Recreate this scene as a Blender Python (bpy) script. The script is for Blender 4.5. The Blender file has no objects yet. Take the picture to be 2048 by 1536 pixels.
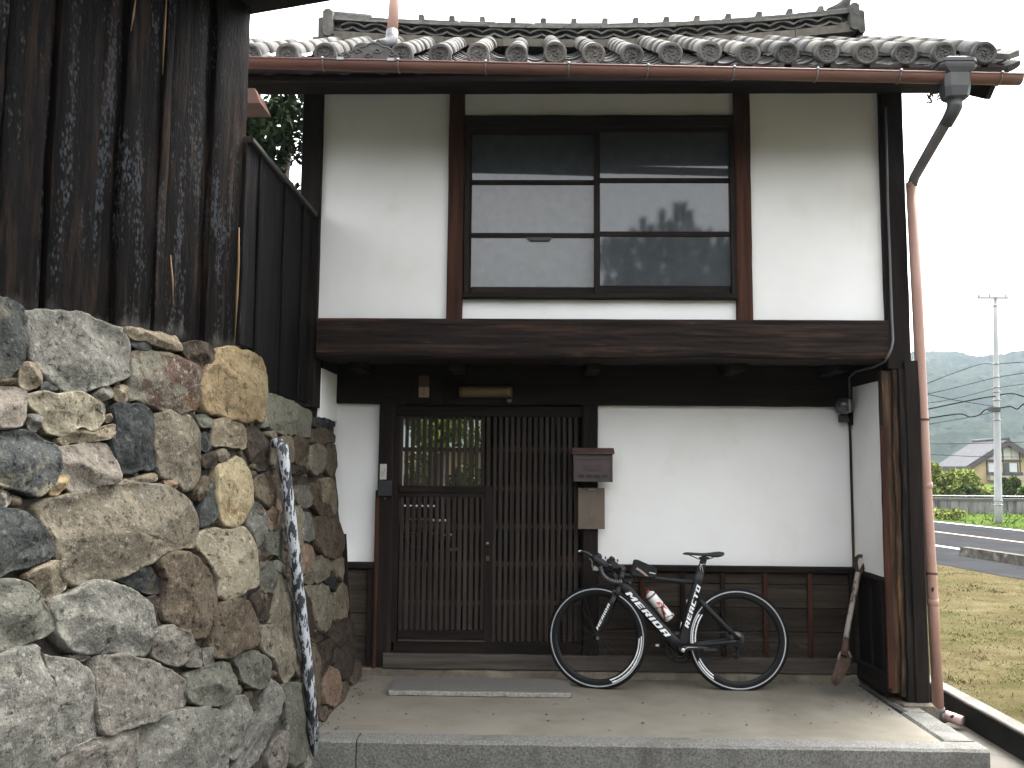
import bpy, bmesh, math, random
import numpy as np
from mathutils import Vector, Matrix, noise
rad = math.radians
random.seed(7); RNG = np.random.default_rng(7)
C = bpy.context.scene.collection
S = bpy.context.scene

# ---------------------------------------------------------------- camera
F = 1750.0; CAM = Vector((0, 0, 1.5)); YAW, PIT, ROL = 1.367, 5.321, 0.469
RM = Matrix.Rotation(rad(YAW), 3, 'Z') @ Matrix.Rotation(rad(90 + PIT), 3, 'X') @ Matrix.Rotation(rad(ROL), 3, 'Z')
cam = bpy.data.objects.new('camera', bpy.data.cameras.new('camera')); C.objects.link(cam)
cam.matrix_world = Matrix.Translation(CAM) @ RM.to_4x4()
cam.data.sensor_width = 36; cam.data.lens = F / 2048 * 36; cam.data.clip_end = 5000; cam.data.clip_start = 0.05
S.camera = cam
# ---------------------------------------------------------------- light
SUN_EL, SUN_AZ = 60, 40          # azimuth measured from +Y (behind the building) towards +X
w = bpy.data.worlds.new('World'); S.world = w; w.use_nodes = True
nt = w.node_tree; bg = nt.nodes['Background']
sky = nt.nodes.new('ShaderNodeTexSky'); sky.sky_type = 'NISHITA'; sky.sun_disc = False
sky.sun_elevation = rad(SUN_EL); sky.sun_rotation = rad(SUN_AZ); sky.dust_density = 6; sky.air_density = 1; sky.ozone_density = 1
hs = nt.nodes.new('ShaderNodeHueSaturation'); hs.inputs['Saturation'].default_value = 0.10
nt.links.new(sky.outputs[0], hs.inputs['Color']); nt.links.new(hs.outputs[0], bg.inputs[0]); bg.inputs[1].default_value = 0.15
sl = bpy.data.lights.new('sun', 'SUN'); sl.energy = 0.5; sl.angle = rad(25); sl.color = (1, .96, .9)
so = bpy.data.objects.new('sun', sl); C.objects.link(so)
sd = Vector((math.sin(rad(SUN_AZ)) * math.cos(rad(SUN_EL)), math.cos(rad(SUN_AZ)) * math.cos(rad(SUN_EL)), math.sin(rad(SUN_EL))))
so.rotation_euler = sd.to_track_quat('Z', 'Y').to_euler()
S.view_settings.view_transform = 'Standard'; S.view_settings.look = 'None'; S.view_settings.gamma = 1
S.view_settings.use_curve_mapping = False
S.view_settings.exposure = 3.0
S.cycles.max_bounces = 8; S.cycles.diffuse_bounces = 4; S.cycles.glossy_bounces = 3; S.cycles.use_denoising = True

# ---------------------------------------------------------------- helpers
def ray(x, y): return RM @ Vector(((x - 1024) / F, -(y - 768) / F, -1))
def A(x, y, Y): d = ray(x, y); return CAM + d * ((Y - CAM.y) / d.y)
def AZ(x, y, z): d = ray(x, y); return CAM + d * ((z - CAM.z) / d.z)
def AX(x, y, X): d = ray(x, y); return CAM + d * ((X - CAM.x) / d.x)
def tag(o, label=None, cat=None, group=None, kind=None):
    if label: o['label'] = label
    if cat: o['category'] = cat
    if group: o['group'] = group
    if kind: o['kind'] = kind
    return o
def empty(name, loc, label=None, cat=None, group=None):
    o = bpy.data.objects.new(name, None); C.objects.link(o); o.location = loc; o.empty_display_size = .1
    return tag(o, label, cat, group)
def org(p):
    v = Vector((0, 0, 0))
    while p: v += p.location; p = p.parent
    return v
def mesh(name, vs, fs, m, smooth=False):
    me = bpy.data.meshes.new(name); me.from_pydata([tuple(v) for v in vs], [], fs); me.validate(); me.update()
    if m:
        for q in (m if isinstance(m, (list, tuple)) else [m]): me.materials.append(q)
    if smooth: me.polygons.foreach_set('use_smooth', [True] * len(me.polygons))
    return me
def link(name, me, parent=None, loc=None, rot=None):
    o = bpy.data.objects.new(name, me); C.objects.link(o)
    if parent: o.parent = parent
    if loc is not None: o.location = loc
    if rot is not None: o.rotation_euler = rot
    return o
class MB:
    def __init__(s): s.v = []; s.f = []; s.sm = []
    def add(s, vs, fs, sm=False):
        b = len(s.v); s.v += [Vector(v) for v in vs]; s.f += [tuple(i + b for i in f) for f in fs]; s.sm += [sm] * len(fs); return s
    def box(s, x0, x1, y0, y1, z0, z1):
        if x0 > x1: x0, x1 = x1, x0
        if y0 > y1: y0, y1 = y1, y0
        if z0 > z1: z0, z1 = z1, z0
        return s.add([(x, y, z) for x in (x0, x1) for y in (y0, y1) for z in (z0, z1)],
              [(0, 1, 3, 2), (4, 6, 7, 5), (0, 4, 5, 1), (2, 3, 7, 6), (0, 2, 6, 4), (1, 5, 7, 3)])
    def rough(s, x0, x1, y0, y1, z0, z1, amp=.003, step=.12, seed=0, bev=.006, fr=6):
        """a timber: bevelled box whose faces wander a little"""
        if x0 > x1: x0, x1 = x1, x0
        if y0 > y1: y0, y1 = y1, y0
        if z0 > z1: z0, z1 = z1, z0
        d = [x1 - x0, y1 - y0, z1 - z0]; ax = d.index(max(d)); n = max(2, int(d[ax] / step))
        lo, hi = [x0, y0, z0], [x1, y1, z1]; a1, a2 = [(1, 2), (0, 2), (0, 1)][ax]
        bv = min(bev, d[a1] * .3, d[a2] * .3)
        ring = [(lo[a1] + bv, lo[a2]), (hi[a1] - bv, lo[a2]), (hi[a1], lo[a2] + bv), (hi[a1], hi[a2] - bv),
                (hi[a1] - bv, hi[a2]), (lo[a1] + bv, hi[a2]), (lo[a1], hi[a2] - bv), (lo[a1], lo[a2] + bv)]
        vs = []
        for i in range(n + 1):
            t = lo[ax] + d[ax] * i / n
            for (p, q) in ring:
                v = [0, 0, 0]; v[ax] = t; v[a1] = p; v[a2] = q
                nz = noise.noise_vector(Vector(v) * fr + Vector((seed * 3.7, seed * 1.3, seed)))
                v[a1] += nz.x * amp; v[a2] += nz.y * amp
                vs.append(v)
        fs = []
        for i in range(n):
            for k in range(8):
                a = i * 8 + k; b = i * 8 + (k + 1) % 8; fs.append((a, b, b + 8, a + 8))
        fs.append(tuple(range(7, -1, -1))); fs.append(tuple(n * 8 + k for k in range(8)))
        return s.add(vs, fs)
    def tube(s, pts, r, n=10, caps=True, sm=True, flat=None):
        pts = [Vector(p) for p in pts]; rs = r if isinstance(r, (list, tuple)) else [r] * len(pts)
        vs = []; fs = []; up = None
        for i, p in enumerate(pts):
            t = (pts[min(i + 1, len(pts) - 1)] - pts[max(i - 1, 0)]).normalized()
            if up is None:
                up = Vector((0, 0, 1)) if abs(t.z) < .9 else Vector((1, 0, 0))
            a = (up - t * up.dot(t)).normalized(); b = t.cross(a); up = a
            for k in range(n):
                th = 2 * math.pi * k / n; vs.append(p + (a * math.cos(th) + b * math.sin(th)) * rs[i])
        for i in range(len(pts) - 1):
            for k in range(n):
                fs.append((i * n + k, i * n + (k + 1) % n, (i + 1) * n + (k + 1) % n, (i + 1) * n + k))
        s.add(vs, fs, sm)
        if caps:
            b = len(s.v) - len(vs); s.f += [tuple(b + k for k in range(n - 1, -1, -1)), tuple(b + (len(pts) - 1) * n + k for k in range(n))]; s.sm += [False, False]
        return s
    def prism(s, poly, axis, t0, t1):
        """poly in the two other axes (order x,y,z without axis), extruded along axis"""
        n = len(poly); vs = []
        for t in (t0, t1):
            for (p, q) in poly:
                v = [p, q]; v.insert(axis, t); vs.append(v)
        fs = [tuple(range(n)), tuple(range(2 * n - 1, n - 1, -1))] + [(i, i + n, (i + 1) % n + n, (i + 1) % n) for i in range(n)]
        return s.add(vs, fs)
    def lathe(s, prof, n=24, axis='z', c=(0, 0, 0), sm=True, arc=None):
        c = Vector(c); vs = []; fs = []; m = len(prof); a0, a1 = arc or (0, 2 * math.pi); cl = arc is None
        nn = n if cl else n + 1
        for k in range(nn):
            th = a0 + (a1 - a0) * k / n
            for (r, h) in prof:
                x, y = r * math.cos(th), r * math.sin(th)
                vs.append(c + Vector({'z': (x, y, h), 'y': (x, h, y), 'x': (h, x, y)}[axis]))
        for k in range(n):
            k2 = (k + 1) % nn
            for i in range(m - 1): fs.append((k * m + i, k2 * m + i, k2 * m + i + 1, k * m + i + 1))
        return s.add(vs, fs, sm)
    def ball(s, c, r, n=10, sc=(1, 1, 1)):
        c = Vector(c); vs = []; fs = []; h = n // 2
        for i in range(h + 1):
            ph = math.pi * i / h
            for k in range(n):
                th = 2 * math.pi * k / n
                vs.append(c + Vector((r * sc[0] * math.sin(ph) * math.cos(th), r * sc[1] * math.sin(ph) * math.sin(th), r * sc[2] * math.cos(ph))))
        for i in range(h):
            for k in range(n): fs.append((i * n + k, i * n + (k + 1) % n, (i + 1) * n + (k + 1) % n, (i + 1) * n + k))
        return s.add(vs, fs, True)
    def build(s, name, m, parent=None, local=False, fix=True):
        o0 = Vector((0, 0, 0)) if local else org(parent)
        me = bpy.data.meshes.new(name); me.from_pydata([tuple(v - o0) for v in s.v], [], s.f)
        for q in (m if isinstance(m, (list, tuple)) else [m]): me.materials.append(q)
        me.polygons.foreach_set('use_smooth', s.sm)
        if fix:
            bm = bmesh.new(); bm.from_mesh(me); bmesh.ops.recalc_face_normals(bm, faces=bm.faces); bm.to_mesh(me); bm.free()
        me.update()
        return link(name, me, parent)

# ---------------------------------------------------------------- materials
MATS = {}
# overall reflectance of each family of materials (first match wins)
ALB = [('dark wood', .85), ('reddish', 1.0), ('beam wood', .75), ('wainscot', .85), ('interior', .8), ('concrete pole', .95), ('weathered red', .85), ('weathered wood', .62), ('white plaster', 1), ('mottled plaster', 1), ('white decal', 1), ('silver', 1), ('white bottle', .9), ('red print', .8), ('window glass', .6), ('frosted', .6), ('charred', .5), ('dark plank', .45), ('lattice', .62),
       ('stone ', .53), ('porch concrete', .5), ('granite kerb', .55), ('slab', .62), ('broken', .6), ('dry mown', .36), ('hay', .4), ('verge', .38), ('blade', .5), ('asphalt', .52), ('road paint', .8), ('shrub leaf', .75), ('hill', .8), ('roof clay', .75), ('house', .8), ('paper', .8), ('grey plastic', .2), ('plastic', .8), ('dark evergreen', .6), ('garden leaf', 1.3), ('tan garden', 1.0), ('pipe', .8)]
def mat(name, stops, scale=8, stretch=(1, 1, 1), rough=.7, bump=.3, bscale=None, bdist=.004, detail=6, spec=.5, rand=0.0, metal=0, dist=0.0,
        patches=(), bstretch=None, coat=0, rvar=0.0):
    """stops: [(pos, colour)...] over a noise; patches: (colour, scale, lo, hi, stretch) laid over it; rand: brightness spread per object"""
    kf = next((v for k, v in ALB if k in name), .6)
    stops = [(p, tuple(x * kf for x in c)) for p, c in stops]; patches = [(tuple(x * kf for x in q[0]),) + tuple(q[1:]) for q in patches]
    m = bpy.data.materials.new(name); m.use_nodes = True; t = m.node_tree; N = t.nodes; L = t.links; b = N['Principled BSDF']
    tc = N.new('ShaderNodeTexCoord'); oi = N.new('ShaderNodeObjectInfo')
    of = N.new('ShaderNodeVectorMath'); of.operation = 'SCALE'; of.inputs[0].default_value = (17, 31, 11)
    L.new(oi.outputs['Random'], of.inputs['Scale'])
    ad = N.new('ShaderNodeVectorMath'); L.new(tc.outputs['Object'], ad.inputs[0]); L.new(of.outputs[0], ad.inputs[1])
    def nz(sc, st, det=detail, ds=dist):
        mp = N.new('ShaderNodeMapping'); mp.inputs['Scale'].default_value = st; L.new(ad.outputs[0], mp.inputs[0])
        n = N.new('ShaderNodeTexNoise'); n.inputs['Scale'].default_value = sc; n.inputs['Detail'].default_value = det
        n.inputs['Roughness'].default_value = .62; n.inputs['Distortion'].default_value = ds; L.new(mp.outputs[0], n.inputs[0]); return n.outputs[0]
    base = nz(scale, stretch)
    cr = N.new('ShaderNodeValToRGB'); e = cr.color_ramp.elements
    while len(e) < len(stops): e.new(.5)
    for q, (p, c) in zip(e, stops): q.position = p; q.color = (*c, 1)
    L.new(base, cr.inputs[0]); col = cr.outputs[0]
    for (pc, ps, lo, hi, st) in patches:
        mr = N.new('ShaderNodeMapRange'); mr.inputs[1].default_value = lo; mr.inputs[2].default_value = hi; L.new(nz(ps, st, 8, .3), mr.inputs[0])
        mx = N.new('ShaderNodeMix'); mx.data_type = 'RGBA'; mx.inputs[7].default_value = (*pc, 1)
        L.new(mr.outputs[0], mx.inputs[0]); L.new(col, mx.inputs[6]); col = mx.outputs[2]
    if rand:
        mr = N.new('ShaderNodeMapRange'); mr.inputs[3].default_value = 1 - rand; mr.inputs[4].default_value = 1 + rand; L.new(oi.outputs['Random'], mr.inputs[0])
        vm = N.new('ShaderNodeVectorMath'); vm.operation = 'SCALE'; L.new(col, vm.inputs[0]); L.new(mr.outputs[0], vm.inputs['Scale']); col = vm.outputs[0]
    L.new(col, b.inputs['Base Color'])
    b.inputs['Roughness'].default_value = rough; b.inputs['Specular IOR Level'].default_value = spec; b.inputs['Metallic'].default_value = metal
    b.inputs['Coat Weight'].default_value = coat
    if rvar:
        mr = N.new('ShaderNodeMapRange'); mr.inputs[3].default_value = rough - rvar; mr.inputs[4].default_value = rough + rvar; L.new(base, mr.inputs[0]); L.new(mr.outputs[0], b.inputs['Roughness'])
    if bump:
        bp = N.new('ShaderNodeBump'); bp.inputs['Strength'].default_value = bump; bp.inputs['Distance'].default_value = bdist
        L.new(nz(bscale or scale * 4, bstretch or stretch, 8, 0), bp.inputs['Height']); L.new(bp.outputs[0], b.inputs['Normal'])
    MATS[name] = m
    return m
def flat(name, c, rough=.5, spec=.5, metal=0, bump=0.0, emit=None):
    k = max(c); return mat(name, [(.35, tuple(x * .88 for x in c)), (.65, tuple(min(1, x * 1.1) for x in c))], 14, rough=rough, spec=spec, metal=metal, bump=bump, bscale=120, bdist=.001)

VG, HG, YG = (14, 14, .9), (.9, 14, 14), (14, .9, 14)
def wood(name, st, a, b, c, **k):
    return mat(name, [(.25, a), (.5, b), (.78, c)], 2.2, st, rough=k.pop('rough', .72), bump=k.pop('bump', .55), bscale=5, bdist=.004, dist=.4, spec=.1, rand=k.pop('rand', .18), **k)
DK = ((.008, .0065, .006), (.017, .013, .0115), (.034, .025, .02))
W_V = wood('dark wood upright', VG, *DK)
W_H = wood('dark wood level', HG, *DK)
W_Y = wood('dark wood depth', YG, *DK)
W_RED = wood('reddish wood upright', VG, (.018, .009, .007), (.04, .018, .012), (.085, .035, .02))
W_BEAM = wood('beam wood', (.6, 14, 12), (.007, .0055, .005), (.02, .014, .012), (.06, .036, .026), bump=1, patches=[((.10, .05, .03), 2.2, .58, .74, (.45, 9, 5)), ((.16, .13, .11), 5, .66, .72, (.35, 16, 26))])
W_WEATH = wood('weathered wood', VG, (.02, .014, .011), (.075, .05, .035), (.22, .13, .07), patches=[((.3, .16, .07), 3, .58, .68, (7, 7, .6))])
W_SILL = wood('grey sill wood', HG, (.05, .042, .036), (.095, .083, .072), (.15, .13, .11))
W_WAIN = wood('wainscot wood', HG, (.014, .011, .009), (.035, .028, .022), (.07, .052, .038), patches=[((.12, .09, .06), 3, .62, .8, (.6, 3, 3))])
W_RAIL = wood('lattice cross rail', HG, (.04, .032, .028), (.075, .06, .052), (.12, .1, .085))
W_SLAT = wood('lattice wood', VG, (.03, .024, .021), (.055, .044, .038), (.09, .072, .062))
CHAR = mat('charred plank', [(.3, (.0022, .0022, .0024)), (.52, (.0075, .0062, .006)), (.8, (.03, .021, .016))], 3.4, (9, 9, .8), rough=.62, bump=.7, bscale=9, bstretch=(8, 8, 2.4), bdist=.009, spec=.04, rand=.3,
    patches=[((.05, .032, .022), 2.2, .52, .7, (9, 9, .7)), ((.16, .085, .04), 3.0, .70, .78, (5, 5, 1.4)), ((.004, .004, .0042), 3, .58, .62, (16, 16, .35))])
def char_flakes(m):
    """alligatored char: small glossy grey scales gathered in upright streaks, weathered board ends"""
    t = m.node_tree; N = t.nodes; L = t.links; b = N['Principled BSDF']; ad = [n for n in N if n.type == 'VECT_MATH' and n.operation == 'ADD'][0]
    src = b.inputs['Base Color'].links[0].from_socket
    mp = N.new('ShaderNodeMapping'); mp.inputs['Scale'].default_value = (105, 105, 48); L.new(ad.outputs[0], mp.inputs[0])
    vo = N.new('ShaderNodeTexVoronoi'); vo.inputs['Scale'].default_value = 1; L.new(mp.outputs[0], vo.inputs['Vector'])
    mp2 = N.new('ShaderNodeMapping'); mp2.inputs['Scale'].default_value = (11, 11, 1.5); L.new(ad.outputs[0], mp2.inputs[0])
    nz = N.new('ShaderNodeTexNoise'); nz.inputs['Scale'].default_value = 1; nz.inputs['Detail'].default_value = 5; L.new(mp2.outputs[0], nz.inputs[0])
    sx = N.new('ShaderNodeSeparateColor'); L.new(vo.outputs['Color'], sx.inputs[0])
    a = N.new('ShaderNodeMath'); a.operation = 'MULTIPLY_ADD'; a.inputs[1].default_value = .27; L.new(sx.outputs[0], a.inputs[0]); L.new(nz.outputs[0], a.inputs[2])
    e = N.new('ShaderNodeMath'); e.operation = 'MULTIPLY_ADD'; e.inputs[1].default_value = -.16; L.new(vo.outputs['Distance'], e.inputs[0]); L.new(a.outputs[0], e.inputs[2])
    mr = N.new('ShaderNodeMapRange'); mr.inputs[1].default_value = .675; mr.inputs[2].default_value = .78; L.new(e.outputs[0], mr.inputs[0])
    mx = N.new('ShaderNodeMix'); mx.data_type = 'RGBA'; mx.inputs[7].default_value = (.026, .028, .032, 1); L.new(mr.outputs[0], mx.inputs[0]); L.new(src, mx.inputs[6])
    sz = N.new('ShaderNodeSeparateXYZ'); tc = [n for n in N if n.type == 'TEX_COORD'][0]; L.new(tc.outputs['Object'], sz.inputs[0])
    g = N.new('ShaderNodeMath'); g.operation = 'MULTIPLY_ADD'; g.inputs[1].default_value = -.30; L.new(nz.outputs[0], g.inputs[0]); L.new(sz.outputs[2], g.inputs[2])
    m3 = N.new('ShaderNodeMapRange'); m3.inputs[1].default_value = -.02; m3.inputs[2].default_value = -.16; L.new(g.outputs[0], m3.inputs[0])
    x2 = N.new('ShaderNodeMix'); x2.data_type = 'RGBA'; x2.inputs[7].default_value = (.062, .06, .055, 1); L.new(m3.outputs[0], x2.inputs[0]); L.new(mx.outputs[2], x2.inputs[6]); L.new(x2.outputs[2], b.inputs['Base Color'])
    m4 = N.new('ShaderNodeMapRange'); m4.inputs[3].default_value = .65; m4.inputs[4].default_value = .5; L.new(mr.outputs[0], m4.inputs[0]); L.new(m4.outputs[0], b.inputs['Roughness'])
char_flakes(CHAR)
CHAR2 = mat('dark plank', [(.25, (.006, .006, .0066)), (.55, (.017, .016, .0165)), (.8, (.036, .033, .032))], 3, (9, 9, .5), rough=.75, bump=.7, bscale=7, bstretch=(9, 9, .6), bdist=.006, spec=.05, rand=.3, patches=[((.075, .078, .08), 5, .62, .72, (9, 9, .3)), ((.04, .03, .025), 3, .56, .7, (9, 9, .5))])
PLASTER = mat('white plaster', [(.3, (.76, .76, .745)), (.7, (.83, .835, .825))], 1.2, rough=.9, bump=.12, bscale=160, bdist=.0012, spec=.15, patches=[((.66, .61, .52), 1.1, .60, .95, (1, 1, .6)), ((.72, .70, .65), 3, .56, .85, (1, 1, .8))])
MOTTLED = mat('mottled plaster', [(.3, (.74, .735, .715)), (.7, (.82, .82, .805))], 1.2, rough=.9, bump=.12, bscale=160, bdist=.0012, spec=.15, patches=[((.62, .56, .46), 1.3, .58, .95, (1, 1, .6)), ((.70, .67, .60), 3, .55, .85, (1, 1, .8))])  # upper panels: slightly darker base with faint warm blotches at random
CONC = mat('porch concrete', [(.3, (.29, .262, .21)), (.5, (.37, .338, .278)), (.75, (.43, .40, .335))], 1.6, rough=.95, bump=.35, bscale=90, bdist=.002, spec=.08, patches=[((.2, .188, .16), 1.5, .55, .75, (.5, 1.2, 1)), ((.25, .225, .18), .9, .5, .7, (1, 1, 1)), ((.16, .15, .128), 9, .66, .74, (1, 1, 1)), ((.45, .43, .39), 6, .66, .8, (1, 1, 1))])
GRAN = mat('granite kerb', [(.3, (.13, .128, .118)), (.5, (.27, .265, .245)), (.72, (.42, .41, .38))], 95, rough=.95, bump=.7, bscale=60, bdist=.004, spec=.08, patches=[((.13, .125, .105), 3, .5, .75, (1, 1, 1))])
SLABM = mat('grey granite slab', [(.35, (.17, .163, .148)), (.6, (.215, .207, .188)), (.8, (.25, .25, .25))], 110, rough=.75, bump=.2, bscale=110, bdist=.001, spec=.3)
SLABE = mat('broken granite edge', [(.3, (.25, .23, .2)), (.6, (.5, .47, .42))], 60, rough=.9, bump=.8, bscale=50, bdist=.005)
PAVE = mat('pavement concrete', [(.3, (.14, .13, .112)), (.7, (.22, .205, .18))], 1.5, spec=.05, rough=.9, bump=.5, bscale=60, bdist=.003, patches=[((.1, .095, .08), 4, .55, .8, (1, 1, 1))])
DITCH = mat('dark edging concrete', [(.3, (.016, .016, .014)), (.7, (.05, .05, .043))], 5, spec=.08, rough=.9, bump=.5, bscale=40)  # face of the lawn edging, much darker than its coping
KTOP = mat('kerb top concrete', [(.3, (.16, .155, .14)), (.7, (.26, .25, .23))], 8, spec=.05, rough=.9, bump=.5, bscale=60)
ASPH = mat('asphalt', [(.3, (.045, .046, .049)), (.7, (.068, .069, .072))], 1.5, spec=0, rough=1, bump=.3, bscale=120)
PAINT = flat('road paint white', (.75, .75, .73), .6)
PAINTO = flat('road paint orange', (.55, .33, .2), .7)
CLAY = [mat('roof clay %d' % i, [(.3, tuple(x * .6 for x in c)), (.55, c), (.8, tuple(min(1, x * 1.5) for x in c))], 16, rough=.9, bump=.5, bscale=70, bdist=.003, spec=.1, rand=.16,
     patches=[((.10, .10, .06), 9, .6, .75, (1, 1, 1)), ((.24, .235, .22), 22, .66, .8, (1, 1, 1))]) for i, c in enumerate([(.15, .144, .133), (.172, .162, .145), (.122, .119, .115)])]
CLAYD = mat('dark roof clay', [(.3, (.07, .07, .068)), (.6, (.115, .113, .108)), (.8, (.16, .155, .143))], 26, spec=.1, rough=.85, bump=.6, bscale=80, bdist=.003, rand=.3)
CLAYD2 = mat('dark brown roof clay', [(.3, (.06, .056, .05)), (.6, (.1, .093, .082)), (.8, (.14, .13, .115))], 22, spec=.1, rough=.9, bump=.6, bscale=80, bdist=.003, rand=.2)
MORT = mat('ridge mortar', [(.3, (.10, .09, .075)), (.7, (.22, .195, .155))], 12, rough=.95, bump=.5)
PINK = mat('faded copper-red plastic', [(.3, (.42, .245, .19)), (.7, (.5, .31, .25))], 5, rough=.5, bump=.05, spec=.35, patches=[((.54, .38, .33), 2.5, .52, .75, (1, 1, .3)), ((.22, .16, .14), 26, .7, .8, (1, 1, .4))])
PINK2 = mat('weathered red gutter', [(.3, (.15, .068, .052)), (.7, (.215, .105, .08))], 3, (.7, 4, 4), rough=.5, bump=.05, spec=.4, patches=[((.12, .08, .07), 5, .55, .75, (1, 3, 3))])
GREYP = mat('grey plastic', [(.3, (.17, .175, .185)), (.7, (.25, .255, .265))], 9, rough=.5, bump=.05)
STEEL = flat('dull steel', (.42, .42, .43), .4, metal=.8)
RUST = mat('rusted iron', [(.3, (.05, .028, .02)), (.6, (.12, .065, .045)), (.8, (.2, .11, .07))], 20, rough=.85, bump=.5, bscale=90, bdist=.002)
MAILB = mat('brown mailbox paint', [(.3, (.07, .045, .045)), (.7, (.1, .066, .064))], 12, rough=.5, bump=.08, rvar=.1, patches=[((.16, .07, .06), 14, .68, .76, (1, 1, 1))])
MAILT = mat('worn mailbox lid', [(.3, (.09, .045, .033)), (.7, (.15, .08, .06))], 14, rough=.6, bump=.2)
TANB = mat('faded board', [(.3, (.155, .12, .09)), (.7, (.235, .185, .14))], 5, rough=.8, bump=.2, patches=[((.3, .25, .19), 30, .68, .74, (1, 1, 1)), ((.06, .07, .06), 3, .64, .9, (1, 1, 1))])
PALEINK = flat('pale ink', (.34, .29, .22), .8)
INK = flat('dark ink', (.03, .03, .035), .8)
PAPER = flat('paper', (.6, .58, .55), .8)
PAPERT = flat('tan paper', (.42, .29, .21), .8)
PAPERB = flat('brown paper', (.10, .045, .025), .8)
LAMPC = flat('yellowed lamp cover', (.2, .13, .05), .35)
BLACK = flat('black plastic', (.012, .012, .013), .45)
RUBBER = flat('tyre rubber', (.014, .014, .015), .8, .12)
FRAMEM = flat('satin black frame', (.012, .013, .015), .45, .3)
RIMB = flat('black rim', (.012, .0125, .014), .45, .2)
SILV = flat('brake track silver', (.55, .56, .58), .35, metal=.7)
WHITE = flat('white decal', (.78, .8, .8), .5)
BOTW = flat('white bottle', (.72, .7, .68), .4)
REDM = flat('red print', (.5, .035, .03), .5)
GREYT = flat('grey tape', (.13, .14, .15), .5)
FABRIC = mat('black fabric', [(.3, (.012, .013, .013)), (.7, (.022, .024, .024))], 30, rough=.9, bump=.3, bscale=250, bdist=.001)
GOLD = flat('pinkish reflector', (.6, .4, .36), .4)
ORANGE = flat('orange clip', (.5, .07, .02), .4)
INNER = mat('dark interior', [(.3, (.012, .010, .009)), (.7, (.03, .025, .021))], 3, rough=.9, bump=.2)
DIRT = mat('dark earth', [(.3, (.022, .018, .014)), (.7, (.07, .056, .042))], 9, rough=.95, bump=.8, bscale=40, bdist=.01)

# ---------------------------------------------------------------- ground, road, hills (structure)
def struct(o): o['kind'] = 'structure'; return o
FARG = mat('far ground', spec=0, stops=[(.3, (.06, .075, .025)), (.7, (.12, .125, .05))], scale=.05, rough=.95, bump=0)
struct(MB().add([(-740, -50, -.156), (1280, -50, -.156), (1280, 880, -.156), (-740, 880, -.156)], [(0, 1, 2, 3)]).build('ground', FARG))
struct(MB().add([(-9, 4.2, -.15), (2.8, 4.2, -.15), (2.8, 16, -.15), (-9, 16, -.15)], [(0, 1, 2, 3)]).build('pavement', PAVE))
struct(MB().add([(-30, -7, -.151), (2.8, -7, -.151), (2.8, 4.2, -.151), (-30, 4.2, -.151)], [(0, 1, 2, 3)]).build('lane', ASPH))  # unseen dark ground behind the camera, added to cut bounce onto the plaster
HAY = mat('dry mown grass', [(.25, (.10, .08, .04)), (.5, (.19, .158, .083)), (.75, (.28, .238, .135))], 2.6, spec=0, rough=1, bump=.9, bscale=30, bdist=.02,
    patches=[((.10, .11, .035), .9, .5, .72, (1, 1, 1)), ((.31, .262, .155), 1.3, .58, .8, (1, 2, 1)), ((.06, .055, .03), 7, .66, .76, (1, 1, 1))])
RD = Vector((-.16, .987, 0)).normalized(); RN = Vector((.987, .16, 0)).normalized()
def rp(off, along, z): p = RN * off + RD * along; return (p.x, p.y, z)
def strip(name, o0, o1, z, m, a0=-60, a1=260):
    return struct(MB().add([rp(o0, a0, z), rp(o1, a0, z), rp(o1, a1, z), rp(o0, a1, z)], [(0, 1, 2, 3)]).build(name, m))
# lawn sheet with gentle lumps
vs = []; fs = []; nx, ny = 34, 120
for j in range(ny + 1):
    for i in range(nx + 1):
        Y = -20 + 60 * j / ny; edge = (8.7 - .16 * Y) / .987 if True else 0
        X = 2.86 + (max(edge, 4.0) - 2.86) * i / nx
        z = .02 * noise.noise(Vector((X * 1.3, Y * 1.3, 0))) + .012 * noise.noise(Vector((X * 5, Y * 5, 3)))
        vs.append((X, Y, z - .01 if 0 < i < nx else -.01))
for j in range(ny):
    for i in range(nx):
        a = j * (nx + 1) + i; fs.append((a, a + 1, a + nx + 2, a + nx + 1))
struct(link('lawn', mesh('lawn', vs, fs, HAY, True)))
strip('road', 8.66, 15.9, -.006, ASPH)
strip('road_line_near', 10.62, 10.78, -.001, PAINT)
strip('road_line_centre', 12.98, 13.10, -.001, PAINTO)
strip('road_line_far', 15.45, 15.62, -.001, PAINT)
VERGE = mat('green verge', [(.3, (.07, .12, .02)), (.5, (.13, .2, .045)), (.8, (.2, .26, .08))], 1.2, spec=0, rough=1, bump=.8, bscale=12, bdist=.03, patches=[((.25, .22, .1), .6, .58, .75, (1, 1, 1))])
strip('verge', 15.9, 60, -.004, VERGE)
KERBM = mat('mossy kerb', [(.3, (.05, .05, .04)), (.55, (.13, .12, .1)), (.8, (.4, .39, .35))], 7, spec=.05, rough=.95, bump=.5, rand=.2)
RK = empty('road_kerb', rp(10.02, 8, 0), 'mossy concrete kerb stones along the near side of the road', 'kerb')
for k in range(14):
    a = 14.35 - 2.0 * k; h = .145 + random.uniform(-.008, .008)
    q = [rp(9.92, a - 1.97, -.02), rp(10.12, a - 1.97, -.02), rp(10.12, a, -.02), rp(9.92, a, -.02)]
    t = [rp(9.94, a - 1.96, h), rp(10.1, a - 1.96, h), rp(10.1, a - .01, h), rp(9.94, a - .01, h)]
    MB().add(q + t, [(3, 2, 1, 0), (4, 5, 6, 7), (0, 1, 5, 4), (1, 2, 6, 5), (2, 3, 7, 6), (3, 0, 4, 7)]).build('kerb_stone', KERBM, RK)
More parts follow.
